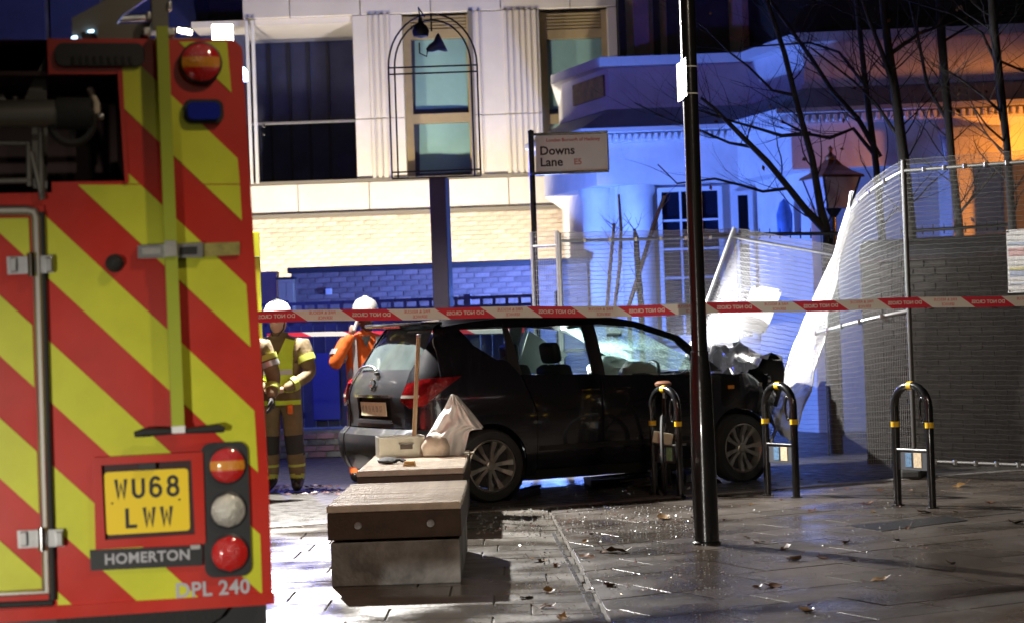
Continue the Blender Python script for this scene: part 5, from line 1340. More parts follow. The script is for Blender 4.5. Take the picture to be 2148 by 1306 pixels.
# under body, floor and inside
MB().bev((2.05, 0, .29), (2.2, 1.5, .14), .02).build('floor_pan', 'car_inside', car)
MB().bev((.55, 0, .36), (.7, 1.0, .18), .02).build('boot_floor', 'car_inside', car); MB().bev((3.45, 0, .5), (.7, .9, .5), .04).build('engine_block', 'car_trim', car)
for s in (-1, 1):
    for ax in (AX_R, AX_F):
        MB().lathe([(RA + .005, -.12), (RA + .005, .10)], (ax, s * .72, ZA), 24, RX, caps=False).build('wheel_liner', 'car_trim', car)
    MB().bb((1.2, s * .80, .3), (2.95, s * .77, 1.0)).build('door_lining', 'car_inside', car)
def seat(x, y):
    t = MB().bev((x, y, .56), (.50, .50, .16), .05).build('seat_cushion', 'seat_cloth', car, smooth=50)
    MB().bev((x - .27, y, .86), (.14, .48, .60), .05, Matrix.Rotation(R(-14), 3, 'Y')).build('seat_back', 'seat_cloth', t, smooth=50)
    MB().bev((x - .36, y, 1.26), (.10, .27, .19), .04, Matrix.Rotation(R(-10), 3, 'Y')).build('headrest', 'car_trim', t, smooth=50)
    for k in (-.06, .06): MB().cyl((x - .345, y + k, 1.1), (x - .355, y + k, 1.2), .008, 8).build('headrest_post', 'steel', t)
for x, y in ((2.05, -.38), (2.05, .38), (1.12, -.38), (1.12, .38)): seat(x, y)
MB().bev((3.05, 0, .86), (.42, 1.46, .30), .08).build('dashboard', 'car_inside', car, smooth=50)
sw_ = MB(); ct = Vector((2.72, -.38, .98)); ry = Matrix.Rotation(R(-65), 3, 'Y'); sw_.tube([ct + ry @ Vector((.18 * math.cos(k * math.pi / 12), .18 * math.sin(k * math.pi / 12), 0)) for k in range(24)], .015, 8, closed=True); sw_.build('steering_wheel', 'car_trim', car, smooth=50)
for (x, y, z, r1, r2, r3) in ((2.62, -.40, 1.02, .17, .22, .13), (2.78, .35, 1.05, .2, .27, .15)):
    bm = bmesh.new(); bmesh.ops.create_uvsphere(bm, u_segments=20, v_segments=12, radius=1)
    for v in bm.verts:
        k = 1 + .12 * math.sin(v.co.x * 5 + v.co.y * 7) + .08 * math.sin(v.co.z * 11 + v.co.x * 4); v.co = Vector((v.co.x * r1 * k, v.co.y * r2 * k, v.co.z * r3 * k))
    MB().bmadd(bm, (x, y, z)).build('airbag', 'airbag', car, smooth=60)
MB().bev((2.62, 0, 1.42), (.03, .24, .07), .015, Matrix.Rotation(R(20), 3, 'Y')).build('rear_view_mirror', 'car_trim', car)
for s in (1,): # pale inner pillar trim on the far side
    m = MB(); shell(m, [(2.0, 1.05), (2.25, 1.05), (2.55, 1.22), (2.80, 1.30), (2.44, 1.44), (2.02, 1.50)][0:3] + [(2.05, 1.47)], SIDE(1, .05), .01, .2, .2); m.build('pillar_trim', 'pale_trim', car)
MB().tube([roof(.98, v) + Vector((0, 0, -.05)) for v in (.08, .3, .5, .7, .92)], .03, 8).build('header_trim', 'pale_trim', car)
q = SIDE(-1)(2.93, 1.10, 0); MB().bev(q + Vector((0, -.09, 0)), (.12, .16, .13), .035, seg=3).build('door_mirror', 'car_paint', car, smooth=50)
# wheels
def wheel(ax, s, steer=0.0):
    c = (ax, s * .80, ZA)
    rot = Matrix.Rotation(steer, 3, 'Z') @ Matrix.Rotation(R(90) * s * -1, 3, 'X') if True else None
    rot = Matrix.Rotation(steer, 3, 'Z') @ Matrix.Rotation(R(90) if s < 0 else R(-90), 3, 'X')
    t = MB().lathe([(.215, -.09), (.29, -.10), (.312, -.08), (.315, 0), (.312, .075), (.295, .095), (.235, .10), (.222, .085)], c, 40, rot, close=True).build('wheel', 'black_rubber', car, smooth=40)
    MB().lathe([(.200, -.06), (.222, .075), (.228, .092), (.218, .096), (.205, .07), (.195, .0)], c, 40, rot, close=True).build('rim', 'alloy', t, smooth=40)
    MB().lathe([(0, .03), (.19, .03), (.19, .0), (0, .0)], c, 32, rot).build('brake_disc', 'car_trim', t)
    MB().lathe([(0, .075), (.03, .078), (.045, .07), (.055, .05), (.055, .035)], c, 20, rot).build('hub', 'alloy', t, smooth=40)
    for k in range(10):
        an = 2 * math.pi * (k + .3) / 10 + (.07 if k % 2 else -.07)
        d = Vector((math.cos(an), math.sin(an), 0)); pn_ = Vector((-d.y, d.x, 0)); vs = []
        for r_, wd_, h_ in ((.04, .014, .070), (.12, .015, .062), (.212, .024, .086)):
            for e, hh_ in ((-1, 0), (1, 0), (1, -.03), (-1, -.03)): vs.append(Vector(c) + rot @ (d * r_ + pn_ * wd_ * e + Vector((0, 0, h_ + hh_))))
        MB().add(vs, [(0, 1, 5, 4), (4, 5, 9, 8), (1, 2, 6, 5), (5, 6, 10, 9), (3, 0, 4, 7), (7, 4, 8, 11), (2, 3, 7, 6), (6, 7, 11, 10), (0, 3, 2, 1), (8, 9, 10, 11)]).build('spoke', 'alloy', t)
for s in (-1, 1): wheel(AX_R, s); wheel(AX_F, s, R(6))
# ---------------- debris under and beside the car
mat('bumper_black', (0.015, 0.015, 0.017), 0.4)
def debris(label, pts, mt, th=.03, z=.0):
    q = [G(x, y, z) for x, y in pts]; c = sum(q, Vector()) / len(q); t = thing('car_debris', label, 'debris', (c.x, c.y, 0), 0, 'broken car pieces on the road')
    m = MB(); n = len(q); m.prism([(p_.x - c.x, p_.y - c.y) for p_ in q], z + .002, z + th, lambda a, b, d: Vector((a, b, d + .02 * math.sin(a * 9)*(d > .01)))); m.build('fragment', mt, t)
    m = MB(); m.tube([(q[0].x - c.x, q[0].y - c.y, th + .012), (q[n // 2].x - c.x, q[n // 2].y - c.y, th + .03)], .012, 6); m.build('torn_edge', mt, t)
debris('long black bumper strip lying under the car', [(1225, 1016), (1330, 1000), (1430, 990), (1440, 998), (1340, 1012), (1240, 1022)], 'bumper_black', .05)
debris('flat pale plastic piece under the sill', [(1300, 1016), (1350, 1009), (1362, 1013), (1318, 1020)], 'white_plastic', .02)
debris('pale torn liner near the bicycle wheel', [(1332, 1016), (1368, 1012), (1374, 1016), (1340, 1020)], 'white_plastic', .018)
debris('broken white lamp housing on the road left of the lamp post foot', [(1434, 1003), (1452, 999), (1456, 1008), (1440, 1011)], 'white_plastic', .08)
debris('dark plank shaped piece added for the shadow beside the rear wheel', [(1078, 1043), (1128, 1030), (1134, 1036), (1090, 1050)], 'bumper_black', .05)  # dark piece laid where the shadow at the tyre falls

# ================================================================== PEOPLE
mat('skin_pale', (0.52, 0.33, 0.25), 0.5, var=.06, scale=12)
mat('skin_dark', (0.10, 0.055, 0.04), 0.5)
mat('bunker_tan', (0.20, 0.145, 0.075), 0.85, var=.18, scale=9, bump=.5, bscale=16)
mat('bunker_dark', (0.03, 0.028, 0.026), 0.8, bump=.3, scale=12)
mat('vest_lime', (0.62, 0.80, 0.05), 0.7, var=.08, scale=10, bump=.5, bscale=14)
mat('lime_band', (0.50, 0.56, 0.10), 0.55)
mat('silver_band', (0.50, 0.50, 0.50), 0.35, .3)
mat('hi_orange', (0.90, 0.17, 0.02), 0.7, var=.1, scale=8, bump=.6, bscale=13)
mat('helmet_white', (0.76, 0.75, 0.72), 0.28, coat=.4, var=.04, scale=6)
mat('boot', (0.014, 0.013, 0.012), 0.35)
mat('hair', (0.02, 0.014, 0.01), 0.7)
def skin_mesh(J, E, root):
    """J: name -> (x,y,z,rx,ry); E: edges; grows one continuous body surface"""
    names = list(J); me = bpy.data.meshes.new('skeleton'); me.from_pydata([J[n][:3] for n in names], [(names.index(a), names.index(b)) for a, b in E], [])
    o = bpy.data.objects.new('skeleton_tmp', me); COL.objects.link(o)
    sk = o.modifiers.new('skin', 'SKIN'); sk.use_smooth_shade = True
    for i, n in enumerate(names):
        v = me.skin_vertices[0].data[i]; v.radius = (J[n][3], J[n][4] if len(J[n]) > 4 else J[n][3]); v.use_root = (n == root)
    ss = o.modifiers.new('sub', 'SUBSURF'); ss.levels = 2; ss.render_levels = 2
    dg = bpy.context.evaluated_depsgraph_get(); dg.update(); out = bpy.data.meshes.new_from_object(o.evaluated_get(dg))
    m = MB(); m.add([v.co for v in out.vertices], [list(p.vertices) for p in out.polygons])
    bpy.data.objects.remove(o); bpy.data.meshes.remove(me); bpy.data.meshes.remove(out); return m
def head(m, c, turn, tilt, mi_skin, mi_dark):
    bm = bmesh.new(); bmesh.ops.create_uvsphere(bm, u_segments=28, v_segments=20, radius=1)
    for v in bm.verts:
        x, y, z = v.co; f = max(0, -y)
        w = .078 * (1 - .16 * max(0, -z)); d = .098; h = .118
        nx, ny, nz = x * w, y * d, z * h
        if f > .5 and abs(x) < .22 and -.35 < z < .12: ny -= .026 * (1 - abs(x) / .22) * max(0, 1 - abs(z + .22) / .3)      # nose
        if f > .5 and .12 < abs(x) < .55 and 0 < z < .3: ny += .012                                                   # eye sockets
        if f > .5 and abs(x) < .35 and -.62 < z < -.48: ny += .006                                                    # mouth line
        if z < -.7: ny -= .012 * f
        v.co = (nx, ny, nz)
    rot = Matrix.Rotation(turn, 3, 'Z') @ Matrix.Rotation(tilt, 3, 'X')
    m.cur = mi_skin; m.bmadd(bm, c, rot)
    for s in (-1, 1):
        e = bmesh.new(); bmesh.ops.create_uvsphere(e, u_segments=10, v_segments=8, radius=.011); m.cur = mi_dark; m.bmadd(e, Vector(c) + rot @ Vector((s * .030, -.083, .016)), None)
        e = bmesh.new(); bmesh.ops.create_uvsphere(e, u_segments=10, v_segments=8, radius=1)
        for v in e.verts: v.co = (v.co.x * .010, v.co.y * .022, v.co.z * .032)
        m.cur = mi_skin; m.bmadd(e, Vector(c) + rot @ Vector((s * .078, .005, -.005)), None)
    return rot
def hand(m, wrist, d, nrm, mi, curl=.6, side=1, r=.0085):
    """palm plus five bent fingers of different length; d = pointing direction, nrm = palm normal"""
    d = Vector(d).normalized(); nrm = Vector(nrm); nrm = (nrm - d * nrm.dot(d)).normalized(); lat = d.cross(nrm) * side; w = Vector(wrist); m.cur = mi
    m.ring([w, w + d * .03, w + d * .065, w + d * .09], [.028, .034, .038, .030], 10)
    for k, (o, L) in enumerate(((-.030, .070), (-.010, .080), (.010, .076), (.029, .060))):
        p = w + d * .080 + lat * o; a = d; pts = [p]
        for j in range(3):
            a = (a * math.cos(curl * .8) + nrm * math.sin(curl * .8)).normalized(); pts.append(pts[-1] + a * L / 3)
        m.ring(pts, [r * 1.1, r * 1.05, r, r * .75], 8)
    p = w + d * .03 - lat * .028; m.ring([p, p + d * .025 - lat * .022 + nrm * .012, p + d * .052 - lat * .018 + nrm * .028], [r * 1.35, r * 1.15, r * .8], 8)
BODY = [('pelvis', 'spine'), ('spine', 'chest'), ('chest', 'neck'), ('neck', 'crown'), ('pelvis', 'hipL'), ('hipL', 'kneeL'), ('kneeL', 'calfL'), ('calfL', 'ankL'), ('ankL', 'toeL'), ('pelvis', 'hipR'), ('hipR', 'kneeR'), ('kneeR', 'calfR'), ('calfR', 'ankR'), ('ankR', 'toeR'),
        ('chest', 'shL'), ('shL', 'elL'), ('elL', 'wrL'), ('chest', 'shR'), ('shR', 'elR'), ('elR', 'wrR')]
def joints(arms, sp=.13):
    J = dict(pelvis=(0, 0, .95, .175, .14), spine=(0, .01, 1.16, .175, .14), chest=(0, .01, 1.36, .185, .145), neck=(0, 0, 1.50, .075, .075), crown=(0, -.005, 1.56, .058, .058))
    for s, n in ((-1, 'R'), (1, 'L')):
        J['hip' + n] = (s * .095, 0, .86, .118, .118); J['knee' + n] = (s * (sp - .01), -.025, .50, .098, .098); J['calf' + n] = (s * sp, .01, .30, .098, .095); J['ank' + n] = (s * sp, .02, .10, .072, .072); J['toe' + n] = (s * (sp + .03), -.15, .045, .05, .045)
        a = arms[n]; J['sh' + n] = (*a[0], .088, .088); J['el' + n] = (*a[1], .074, .074); J['wr' + n] = (*a[2], .050, .050)
    return J
def helmet(t, c, rot, mats_):
    sh = MB(); sh.lathe([(.124, .0), (.132, .03), (.126, .075), (.098, .125), (.055, .152), (0, .16)], (0, 0, 0), 28)
    sh.v = [tuple(Vector(c) + rot @ Vector((x * .98, y * 1.15 + .0, z + .01))) for x, y, z in sh.v]; h = sh.build('helmet', 'helmet_white', t, smooth=60)
    b = MB(); b.lathe([(.122, .0), (.150, -.008), (.151, -.002), (.124, .012)], (0, 0, 0), 28, close=True); b.v = [tuple(Vector(c) + rot @ Vector((x, y * 1.2 - .01, z + .008))) for x, y, z in b.v]; b.build('brim', 'helmet_white', h, smooth=60)
    st = MB(); st.ring([Vector(c) + rot @ Vector((0 + .0, -.148 * math.cos(k * math.pi / 10) * 1.0, .012 + .162 * math.sin(k * math.pi / 10))) for k in range(11)], .013, 6); st.build('crest_stripe', mats_, h, smooth=50)
    return h
def person(label, loc, rotz, arms, zones, head_c, turn, tilt, skinm, hands, mats_list, stripe, hcol):
    t = thing('person', label, 'person', loc, rotz)
    J = joints(arms); m = skin_mesh(J, BODY, 'pelvis'); ms = list(mats_list)
    for i, f in enumerate(m.f):
        c = sum((Vector(m.v[k]) for k in f), Vector()) / len(f); m.mi[i] = ms.index(zones(c))
    si, di = ms.index(skinm), ms.index('hair')
    rot = head(m, head_c, turn, tilt, si, di)
    for n, s in (('R', -1), ('L', 1)):
        w = Vector(J['wr' + n][:3]); hd_ = hands[n]; hand(m, w, hd_[0], hd_[1], ms.index(hd_[2]), hd_[3], s)
    b = m.build('body', ms, t, smooth=80)
    hm = helmet(t, Vector(head_c) + rot @ Vector((0, .0, .045)), rot, hcol)
    st = MB(); st.ring([Vector(head_c) + rot @ Vector((x, y, z)) for x, y, z in ((-.082, -.01, .03), (-.072, -.03, -.06), (-.03, -.075, -.118), (.03, -.075, -.118), (.072, -.03, -.06), (.082, -.01, .03))], .006, 6); st.build('chin_strap', 'bunker_dark', t)
    return t, J
def band_ring(t, name, a, b, f, r, mt, wid=.025):
    a, b = Vector(a), Vector(b); p = a.lerp(b, f); d = (b - a).normalized(); rot = d.to_track_quat('Z', 'Y').to_matrix()
    MB().lathe([(r, -wid), (r * 1.01, 0), (r, wid)], p, 20, rot).build(name, mt, t, smooth=60)
def fire_zone(c):
    if c.z < .13: return 'boot'
    if .13 <= c.z < .17 or .235 < c.z < .275: return 'lime_band'
    if .36 < c.z < .56 and c.y < .03: return 'bunker_dark'
    return 'bunker_tan'
# firefighter with clasped hands
ARM_C = {'R': ((-.215, .0, 1.40), (-.30, -.03, 1.12), (-.085, -.235, .985)), 'L': ((.215, .0, 1.40), (.315, -.02, 1.13), (.085, -.225, .99))}
q = G(590, 1031)
ff, J = person('firefighter in tan kit and yellow tabard standing with hands clasped beside the fire engine', (q.x + .03, q.y, 0), R(-8), ARM_C, fire_zone, (0, -.025, 1.63), R(-14), R(4), 'skin_pale',
    {'R': ((1, -.35, -.1), (-.2, .9, .1), 'skin_pale', .8), 'L': ((-1, -.25, -.05), (0, .9, -.2), 'skin_pale', .9)}, ['bunker_tan', 'bunker_dark', 'lime_band', 'boot', 'skin_pale', 'hair'], 'lime_band', 'bunker_dark')
def torso_patch(t, name, poly, mt, rx=.205, ry=.172, cy=.01, d=.0):
    m = MB(); v2, fs, bd = tess(poly, .04, .05)
    def f(x, z): k = max(0, 1 - (x / rx) ** 2); return Vector((x, cy - (ry + d) * math.sqrt(k) , z))
    m.add([f(*p) for p in v2] + [f(*p) + Vector((0, .012, 0)) for p in v2], fs + [[i + len(v2) for i in reversed(ff_)] for ff_ in fs]); return m.build(name, mt, t, smooth=60)
vest = torso_patch(ff, 'tabard', [(-.15, .96), (.15, .96), (.15, 1.24), (.185, 1.45), (.10, 1.48), (.045, 1.36), (-.0, 1.29), (-.05, 1.36), (-.10, 1.48), (-.185, 1.45), (-.15, 1.24)], 'vest_lime')
torso_patch(ff, 'vest_band', [(-.145, 1.13), (.145, 1.13), (.145, 1.18), (-.145, 1.18)], 'silver_band', d=.006).parent = vest
torso_patch(ff, 'jacket_hem', [(-.20, .84), (.20, .84), (.20, .885), (-.20, .885)], 'vest_lime', rx=.21, ry=.165, d=.012)
for n in ('R', 'L'):
    band_ring(ff, 'sleeve_band', J['el' + n][:3], J['wr' + n][:3], .62, .072, 'lime_band'); band_ring(ff, 'sleeve_band', J['sh' + n][:3], J['el' + n][:3], .45, .092, 'lime_band', .03)
MB().ring([(-.09, -.165, 1.45), (-.06, -.185, 1.36), (-.045, -.185, 1.30)], .008, 6).build('radio_cable', 'white_plastic', ff)
MB().bev((.13, -.17, .80), (.05, .05, .09), .012).build('belt_pouch', 'hi_orange', ff)
MB().lathe([(.085, -.04), (.095, 0), (.08, .04)], (0, .0, 1.50), 20).build('collar', 'bunker_tan', ff, smooth=60)
# second firefighter, mostly hidden by the engine
ARM_D = {'R': ((-.215, .0, 1.40), (-.29, .03, 1.12), (-.25, -.10, .90)), 'L': ((.215, .0, 1.40), (.30, -.02, 1.13), (.27, -.17, .93))}
q2 = W(510, 900, 17.6)
f2, J2 = person('second firefighter almost hidden behind the fire engine edge, only a striped sleeve showing', (q2.x, 17.6, 0), R(6), ARM_D, fire_zone, (0, -.02, 1.63), R(-40), 0, 'skin_pale',
    {'R': ((0, -.3, -1), (1, 0, 0), 'bunker_dark', .4), 'L': ((0, -.4, -1), (-1, 0, 0), 'bunker_dark', .5)}, ['bunker_tan', 'bunker_dark', 'lime_band', 'boot', 'skin_pale', 'hair'], 'lime_band', 'bunker_dark')
for n in ('R', 'L'):
    band_ring(f2, 'sleeve_band', J2['sh' + n][:3], J2['el' + n][:3], .35, .092, 'lime_band'); band_ring(f2, 'sleeve_band', J2['sh' + n][:3], J2['el' + n][:3], .58, .09, 'silver_band'); band_ring(f2, 'sleeve_band', J2['el' + n][:3], J2['wr' + n][:3], .5, .07, 'lime_band')
torso_patch(f2, 'tabard', [(-.13, .99), (.13, .99), (.16, 1.46), (-.16, 1.46)], 'bunker_dark')
# worker in orange holding a phone to the ear
def or_zone(c):
    if c.z < .10: return 'boot'
    if .24 < c.z < .30 or (1.06 < c.z < 1.11 and abs(c.x) < .22): return 'silver_band'
    return 'hi_orange'
ARM_O = {'R': ((-.215, .0, 1.40), (-.335, -.10, 1.17), (-.145, -.13, 1.50)), 'L': ((.215, .0, 1.40), (.30, .03, 1.13), (.24, -.16, .98))}
D3 = 19.4; q3 = W(768, 800, D3)
ow, J3 = person('worker in orange jacket and white helmet holding a phone to the ear behind the car', (q3.x, D3, 0), R(10), ARM_O, or_zone, (.01, -.02, 1.655), R(22), R(6), 'skin_dark',
    {'R': ((.3, 0, 1), (.9, 0, 0), 'skin_pale', .7), 'L': ((-.3, -.4, -1), (-1, 0, 0), 'skin_dark', .5)}, ['hi_orange', 'silver_band', 'boot', 'skin_pale', 'skin_dark', 'hair'], 'silver_band', 'helmet_white')
for n, f in (('R', .5), ('L', .5)): band_ring(ow, 'sleeve_band', J3['sh' + n][:3], J3['el' + n][:3], f, .094, 'silver_band', .03)
for s in (-1, 1): torso_patch(ow, 'brace_band', [(s * .11 - .022, 1.0), (s * .11 + .022, 1.0), (s * .12 + .022, 1.47), (s * .12 - .022, 1.47)], 'silver_band', d=.006)
torso_patch(ow, 'open_collar', [(-.05, 1.48), (.05, 1.48), (.0, 1.36)], 'bunker_dark', d=.008)
MB().bev(Vector(J3['wrR'][:3]) + Vector((.045, -.03, .09)), (.03, .06, .13), .01, Matrix.Rotation(R(20), 3, 'Y')).build('phone', 'white_plastic', ow)
hc = Vector((.01, -.02, 1.70)); MB().bev(hc + Vector((.055, -.115, .055)), (.06, .02, .03), .006, Matrix.Rotation(R(25), 3, 'Z')).build('helmet_label', 'vest_lime', ow)

# ================================================================== MESH FENCES
def mesh_panel(name, label, surf, w, h, rail_v=(), du=.0125, dv=.05, posts=(0, 1), group='mesh fence panels', wire=.0019, clips=True, post_r=.021, rmat='galvanised', cols=None, wmat='galv_wire'):
    """surf(u,v) -> point, u along 0..1, v up 0..1"""
    t = thing(name, label, 'fence', (0, 0, 0), 0, group)
    nu, nv = int(w / du), int(h / dv); m = MB(); NS = 14
    for i in range(nu + 1):
        u = i / nu; m.ring([surf(u, k / NS) for k in range(NS + 1)], wire, 3, cap=False)
    for j in range(nv + 1):
        v = j / nv; m.ring([surf(k / 24, v) + Vector((0, 0, .004 * math.sin(k * 2.1 + j))) for k in range(25)], wire * 1.25, 3, cap=False)
    tag(m.build('wire_mesh', wmat, t), kind='stuff')
    for u in posts: MB().tube([surf(u, k / 10) for k in range(11)], post_r, 10).build('post', rmat, t, smooth=50)
    for v in rail_v:
        MB().tube([surf(k / 16, v) for k in range(17)], post_r * .8, 10).build('rail', rmat, t, smooth=50)
        if clips:
            for k in range(1, 7):
                q = surf(k / 7, v); MB().bev(q + Vector((0, -.012, 0)), (.035, .05, .045), .006).build('clip', 'steel', t)
    return t
# straight panels behind the car
DF = 20.0
zf = W(1300, 489, DF).z
def straight(a, b, h, lean=0.0, bulge=0.0):
    a, b = Vector(a), Vector(b); n = Vector((-(b - a).y, (b - a).x, 0)).normalized()
    return lambda u, v: a.lerp(b, u) + Vector((0, 0, h * v)) + n * (lean * v + bulge * math.sin(math.pi * u) * math.sin(math.pi * v))
fa, fb, fc = W(1119, 600, DF), W(1172, 600, DF - .1), W(1545, 600, DF + .4)
fa.z = fb.z = fc.z = 0.02
mesh_panel('mesh_fence', 'narrow mesh fence panel behind the rear door window of the car', straight(fa, fb, zf + .02), (fb - fa).length, zf, (.94, .5), du=.02, clips=False)
mesh_panel('mesh_fence', 'straight galvanised mesh fence panel behind the car roof', straight(fb + Vector((.02, 0, 0)), fc, zf), (fc - fb).length, zf, (.965, .5), dv=.045, wire=.0032)
# panel knocked over, leaning with a blank white notice
DK = 19.55
TL, TRt, BL_ = W(1540, 478, DK), W(1762, 517, DK + .05), W(1384, 905, DK - .35)
BR_ = TRt + (BL_ - TL)
def kn(u, v): return BL_.lerp(BR_, u).lerp(TL.lerp(TRt, u), v) + Vector((0, -.05 * math.sin(math.pi * u) * math.sin(math.pi * v), 0))
mesh_panel('mesh_fence', 'knocked over mesh fence panel leaning to the right with a blank white notice', kn, 1.15, 2.1, (.0, .955), du=.0145, dv=.045, clips=False, wire=.0034, wmat='lit_wire')
nq = [W(x, y, DK - .16) for x, y in ((1543, 690), (1605, 702), (1642, 605), (1580, 597))]
cN = sum(nq, Vector()) / 4; nt_ = thing('blank_notice', 'blank white notice board fixed to the leaning fence panel', 'notice', cN)
ux = (nq[1] - nq[0]).normalized(); uy = (nq[3] - nq[0]); uy = (uy - ux * uy.dot(ux)); sx_ = (nq[1] - nq[0]).length / 2; sk = (nq[3] - nq[0]).dot(ux) / 2; sy_ = uy.length / 2; uy.normalize(); nn_ = ux.cross(uy)
if nn_.y > 0: nn_ = -nn_
MB().prism(rr(-sx_, -sy_, sx_, sy_, .05), 0, .006, lambda a, b, d: ux * (a + sk * b / sy_) + uy * b + nn_ * d).build('board', 'white_plastic', nt_)
for a, b in ((-.8, .9), (.8, .9), (-.8, -.9), (.8, -.9)): MB().lathe([(.012, -.004), (.012, .012), (0, .014)], ux * (a * sx_ + sk * b) + uy * (b * sy_) + nn_ * .008, 10, nn_.to_track_quat('Z', 'Y').to_matrix()).build('cable_tie', 'print_grey', nt_)
# bent panel bulging towards the camera, its far end turned back towards the light
pA = G(1920, 1000); pA.z = .02
zA = W(1884, 336, pA.y).z
def bent(u, v):
    # plan curve bottom -> top, u=0 at the turned-back left end, 1 at the post
    P0b, P1b, P2b, P3b = Vector((2.42, 19.6, .02)), Vector((2.70, 18.5, .02)), Vector((2.80, 17.75, .02)), pA
    P0t, P1t, P2t, P3t = Vector((3.50, 19.3, 2.52)), Vector((3.30, 18.7, 2.56)), Vector((3.27, 17.95, 2.72)), Vector((pA.x + .0, pA.y + .02, zA))
    def bz(a, b, c, d, t): k = 1 - t; return a * k ** 3 + b * 3 * k * k * t + c * 3 * k * t * t + d * t ** 3
    lo, hi = bz(P0b, P1b, P2b, P3b, u), bz(P0t, P1t, P2t, P3t, u)
    q = lo.lerp(hi, v); q.x -= .07 * math.sin(math.pi * v) * (1 - u); q.y -= .10 * math.sin(math.pi * v) * math.sin(math.pi * u)
    return q
mesh_panel('mesh_fence', 'bent mesh fence panel bulging beside the crushed bonnet', bent, 2.6, 2.6, (.52, .965), du=.021, dv=.045, wire=.0015, wmat='bent_wire')
pB = G(2230, 1014); pB.z = .02
zB2 = W(2148, 318, pB.y).z
def rp(u, v): a, b = pA.copy(), pB.copy(); q = a.lerp(b, u); q.z = .02 + v * ((zA - .02) * (1 - u) + zB2 * u); return q + Vector((0, -.04 * math.sin(math.pi * u) * math.sin(math.pi * v), 0))
mesh_panel('mesh_fence', 'tall upright mesh fence panel at the right edge in front of the dark wall', rp, (pB - pA).length, 2.8, (.045, .535, .965), du=.0125, dv=.042, wmat='shaded_wire', rmat='shaded_wire', wire=.0016)
# dense white strip added for the overexposed glare of the panel's turned-back end
mat('glare_wire', (0.72, 0.72, 0.74), 0.5)  # near-white wire carries the glare in its colour
ws = thing('glare_strip', 'white wire strip added for the glare of edge on mesh between leaning and bent panels', 'fence', G(1655, 965))
rowsL = [(1784, 402), (1762, 500), (1722, 600), (1682, 690), (1640, 790), (1614, 855), (1640, 912)]; rowsR = [(1789, 402), (1775, 500), (1750, 600), (1734, 690), (1706, 790), (1688, 855), (1655, 925)]
def shf(u, v):
    k = v * 6; i = min(int(k), 5); t = k - i
    l = W(*rowsL[i], 18.95).lerp(W(*rowsL[i + 1], 18.95), t); r = W(*rowsR[i], 18.55).lerp(W(*rowsR[i + 1], 18.55), t)
    return l.lerp(r, u) + Vector((.015 * math.sin(v * 31 + u * 4), -.05 * math.sin(math.pi * u) + .02 * math.sin(v * 17), 0)) - ws.location
m = MB()
for i in range(46): m.ring([shf(i / 45, k / 30) for k in range(31)], .0023, 3, cap=False)
for j in range(170): m.ring([shf(k / 6, j / 169) + Vector((0, 0, .002 * math.sin(k * 2 + j))) for k in range(7)], .0026, 3, cap=False)
tag(m.build('wire_mesh', 'glare_wire', ws), kind='stuff')
for e in (0, 1): MB().tube([shf(e, k / 20) for k in range(21)], .010, 8).build('edge_tube', 'galvanised', ws, smooth=50)
# safety notice at the right edge
dn_ = pA.y * .3 + pB.y * .7 - .06
q = rect(2119, 480, 2190, 613, dn_); sn = thing('safety_notice', 'white safety notice with coloured lines fixed to the fence at the right edge', 'notice', ((q[0] + q[1]) / 2, dn_, (q[2] + q[3]) / 2), R(-40))
hw_, hh_ = (q[1] - q[0]) / 2 * 1.25, (q[3] - q[2]) / 2
MB().bev((0, 0, 0), (hw_ * 2, .008, hh_ * 2), .002).build('board', 'white_plastic', sn)
mat('pale_blue_print', (0.45, 0.52, 0.68), .5); mat('pale_pink_print', (0.70, 0.46, 0.46), .5); mat('pale_yellow_print', (0.72, 0.66, 0.3), .5)
for k, (mt, z0, z1) in enumerate((('pale_blue_print', .5, .6), ('pale_pink_print', .15, .42), ('pale_blue_print', -.5, -.3), ('pale_yellow_print', -.28, -.2), ('pale_blue_print', -.75, -.7))):
    MB().bb((-hw_ * .9, -.0062, hh_ * z0), (hw_ * .9, -.0045, hh_ * z1)).build('printed_band', mt, sn)
for sx in (-1, 1):
    for sz in (-1, 1): MB().lathe([(.008, 0), (.008, .006), (0, .007)], (sx * hw_ * .92, -.004, sz * hh_ * .94), 8, RX).build('cable_tie', 'print_black', sn)
# weighted feet
for k, q in enumerate((fa, fb, fc, pA, pB)):
    t = thing('fence_foot', ['rubber foot under the narrow fence panel', 'rubber foot joining the two straight fence panels', 'rubber foot under the far end of the straight panel', 'rubber foot under the tall right hand fence post', 'rubber foot at the right edge fence post'][k], 'fence foot', (q.x, q.y, 0), R(70), 'rubber fence feet')
    MB().bev((0, 0, .05), (.6, .2, .10), .03).build('block', 'black_rubber', t); MB().bev((0, 0, .11), (.2, .08, .03), .01).build('socket', 'black_rubber', t)
# scaffold rail of dark pipe behind the fence
rb_ = thing('dark_railing', 'dark spiked railing bar running behind the mesh fence', 'railing', (0, 0, 0)); dR = 20.9
for seg in (((1465, 492), (1765, 490)), ((1890, 486), (2115, 472))):
    a, b = W(*seg[0], dR), W(*seg[1], dR); MB().tube([a, b], .02, 8).build('bar', 'iron', rb_)
    n = int((b - a).length / .11)
    for k in range(n + 1):
        q = a.lerp(b, k / n); MB().tube([(q.x, q.y, q.z - .05 if k % 12 else 0), (q.x, q.y, q.z + .06)], [.009, .004], 5).build('spike', 'iron', rb_)

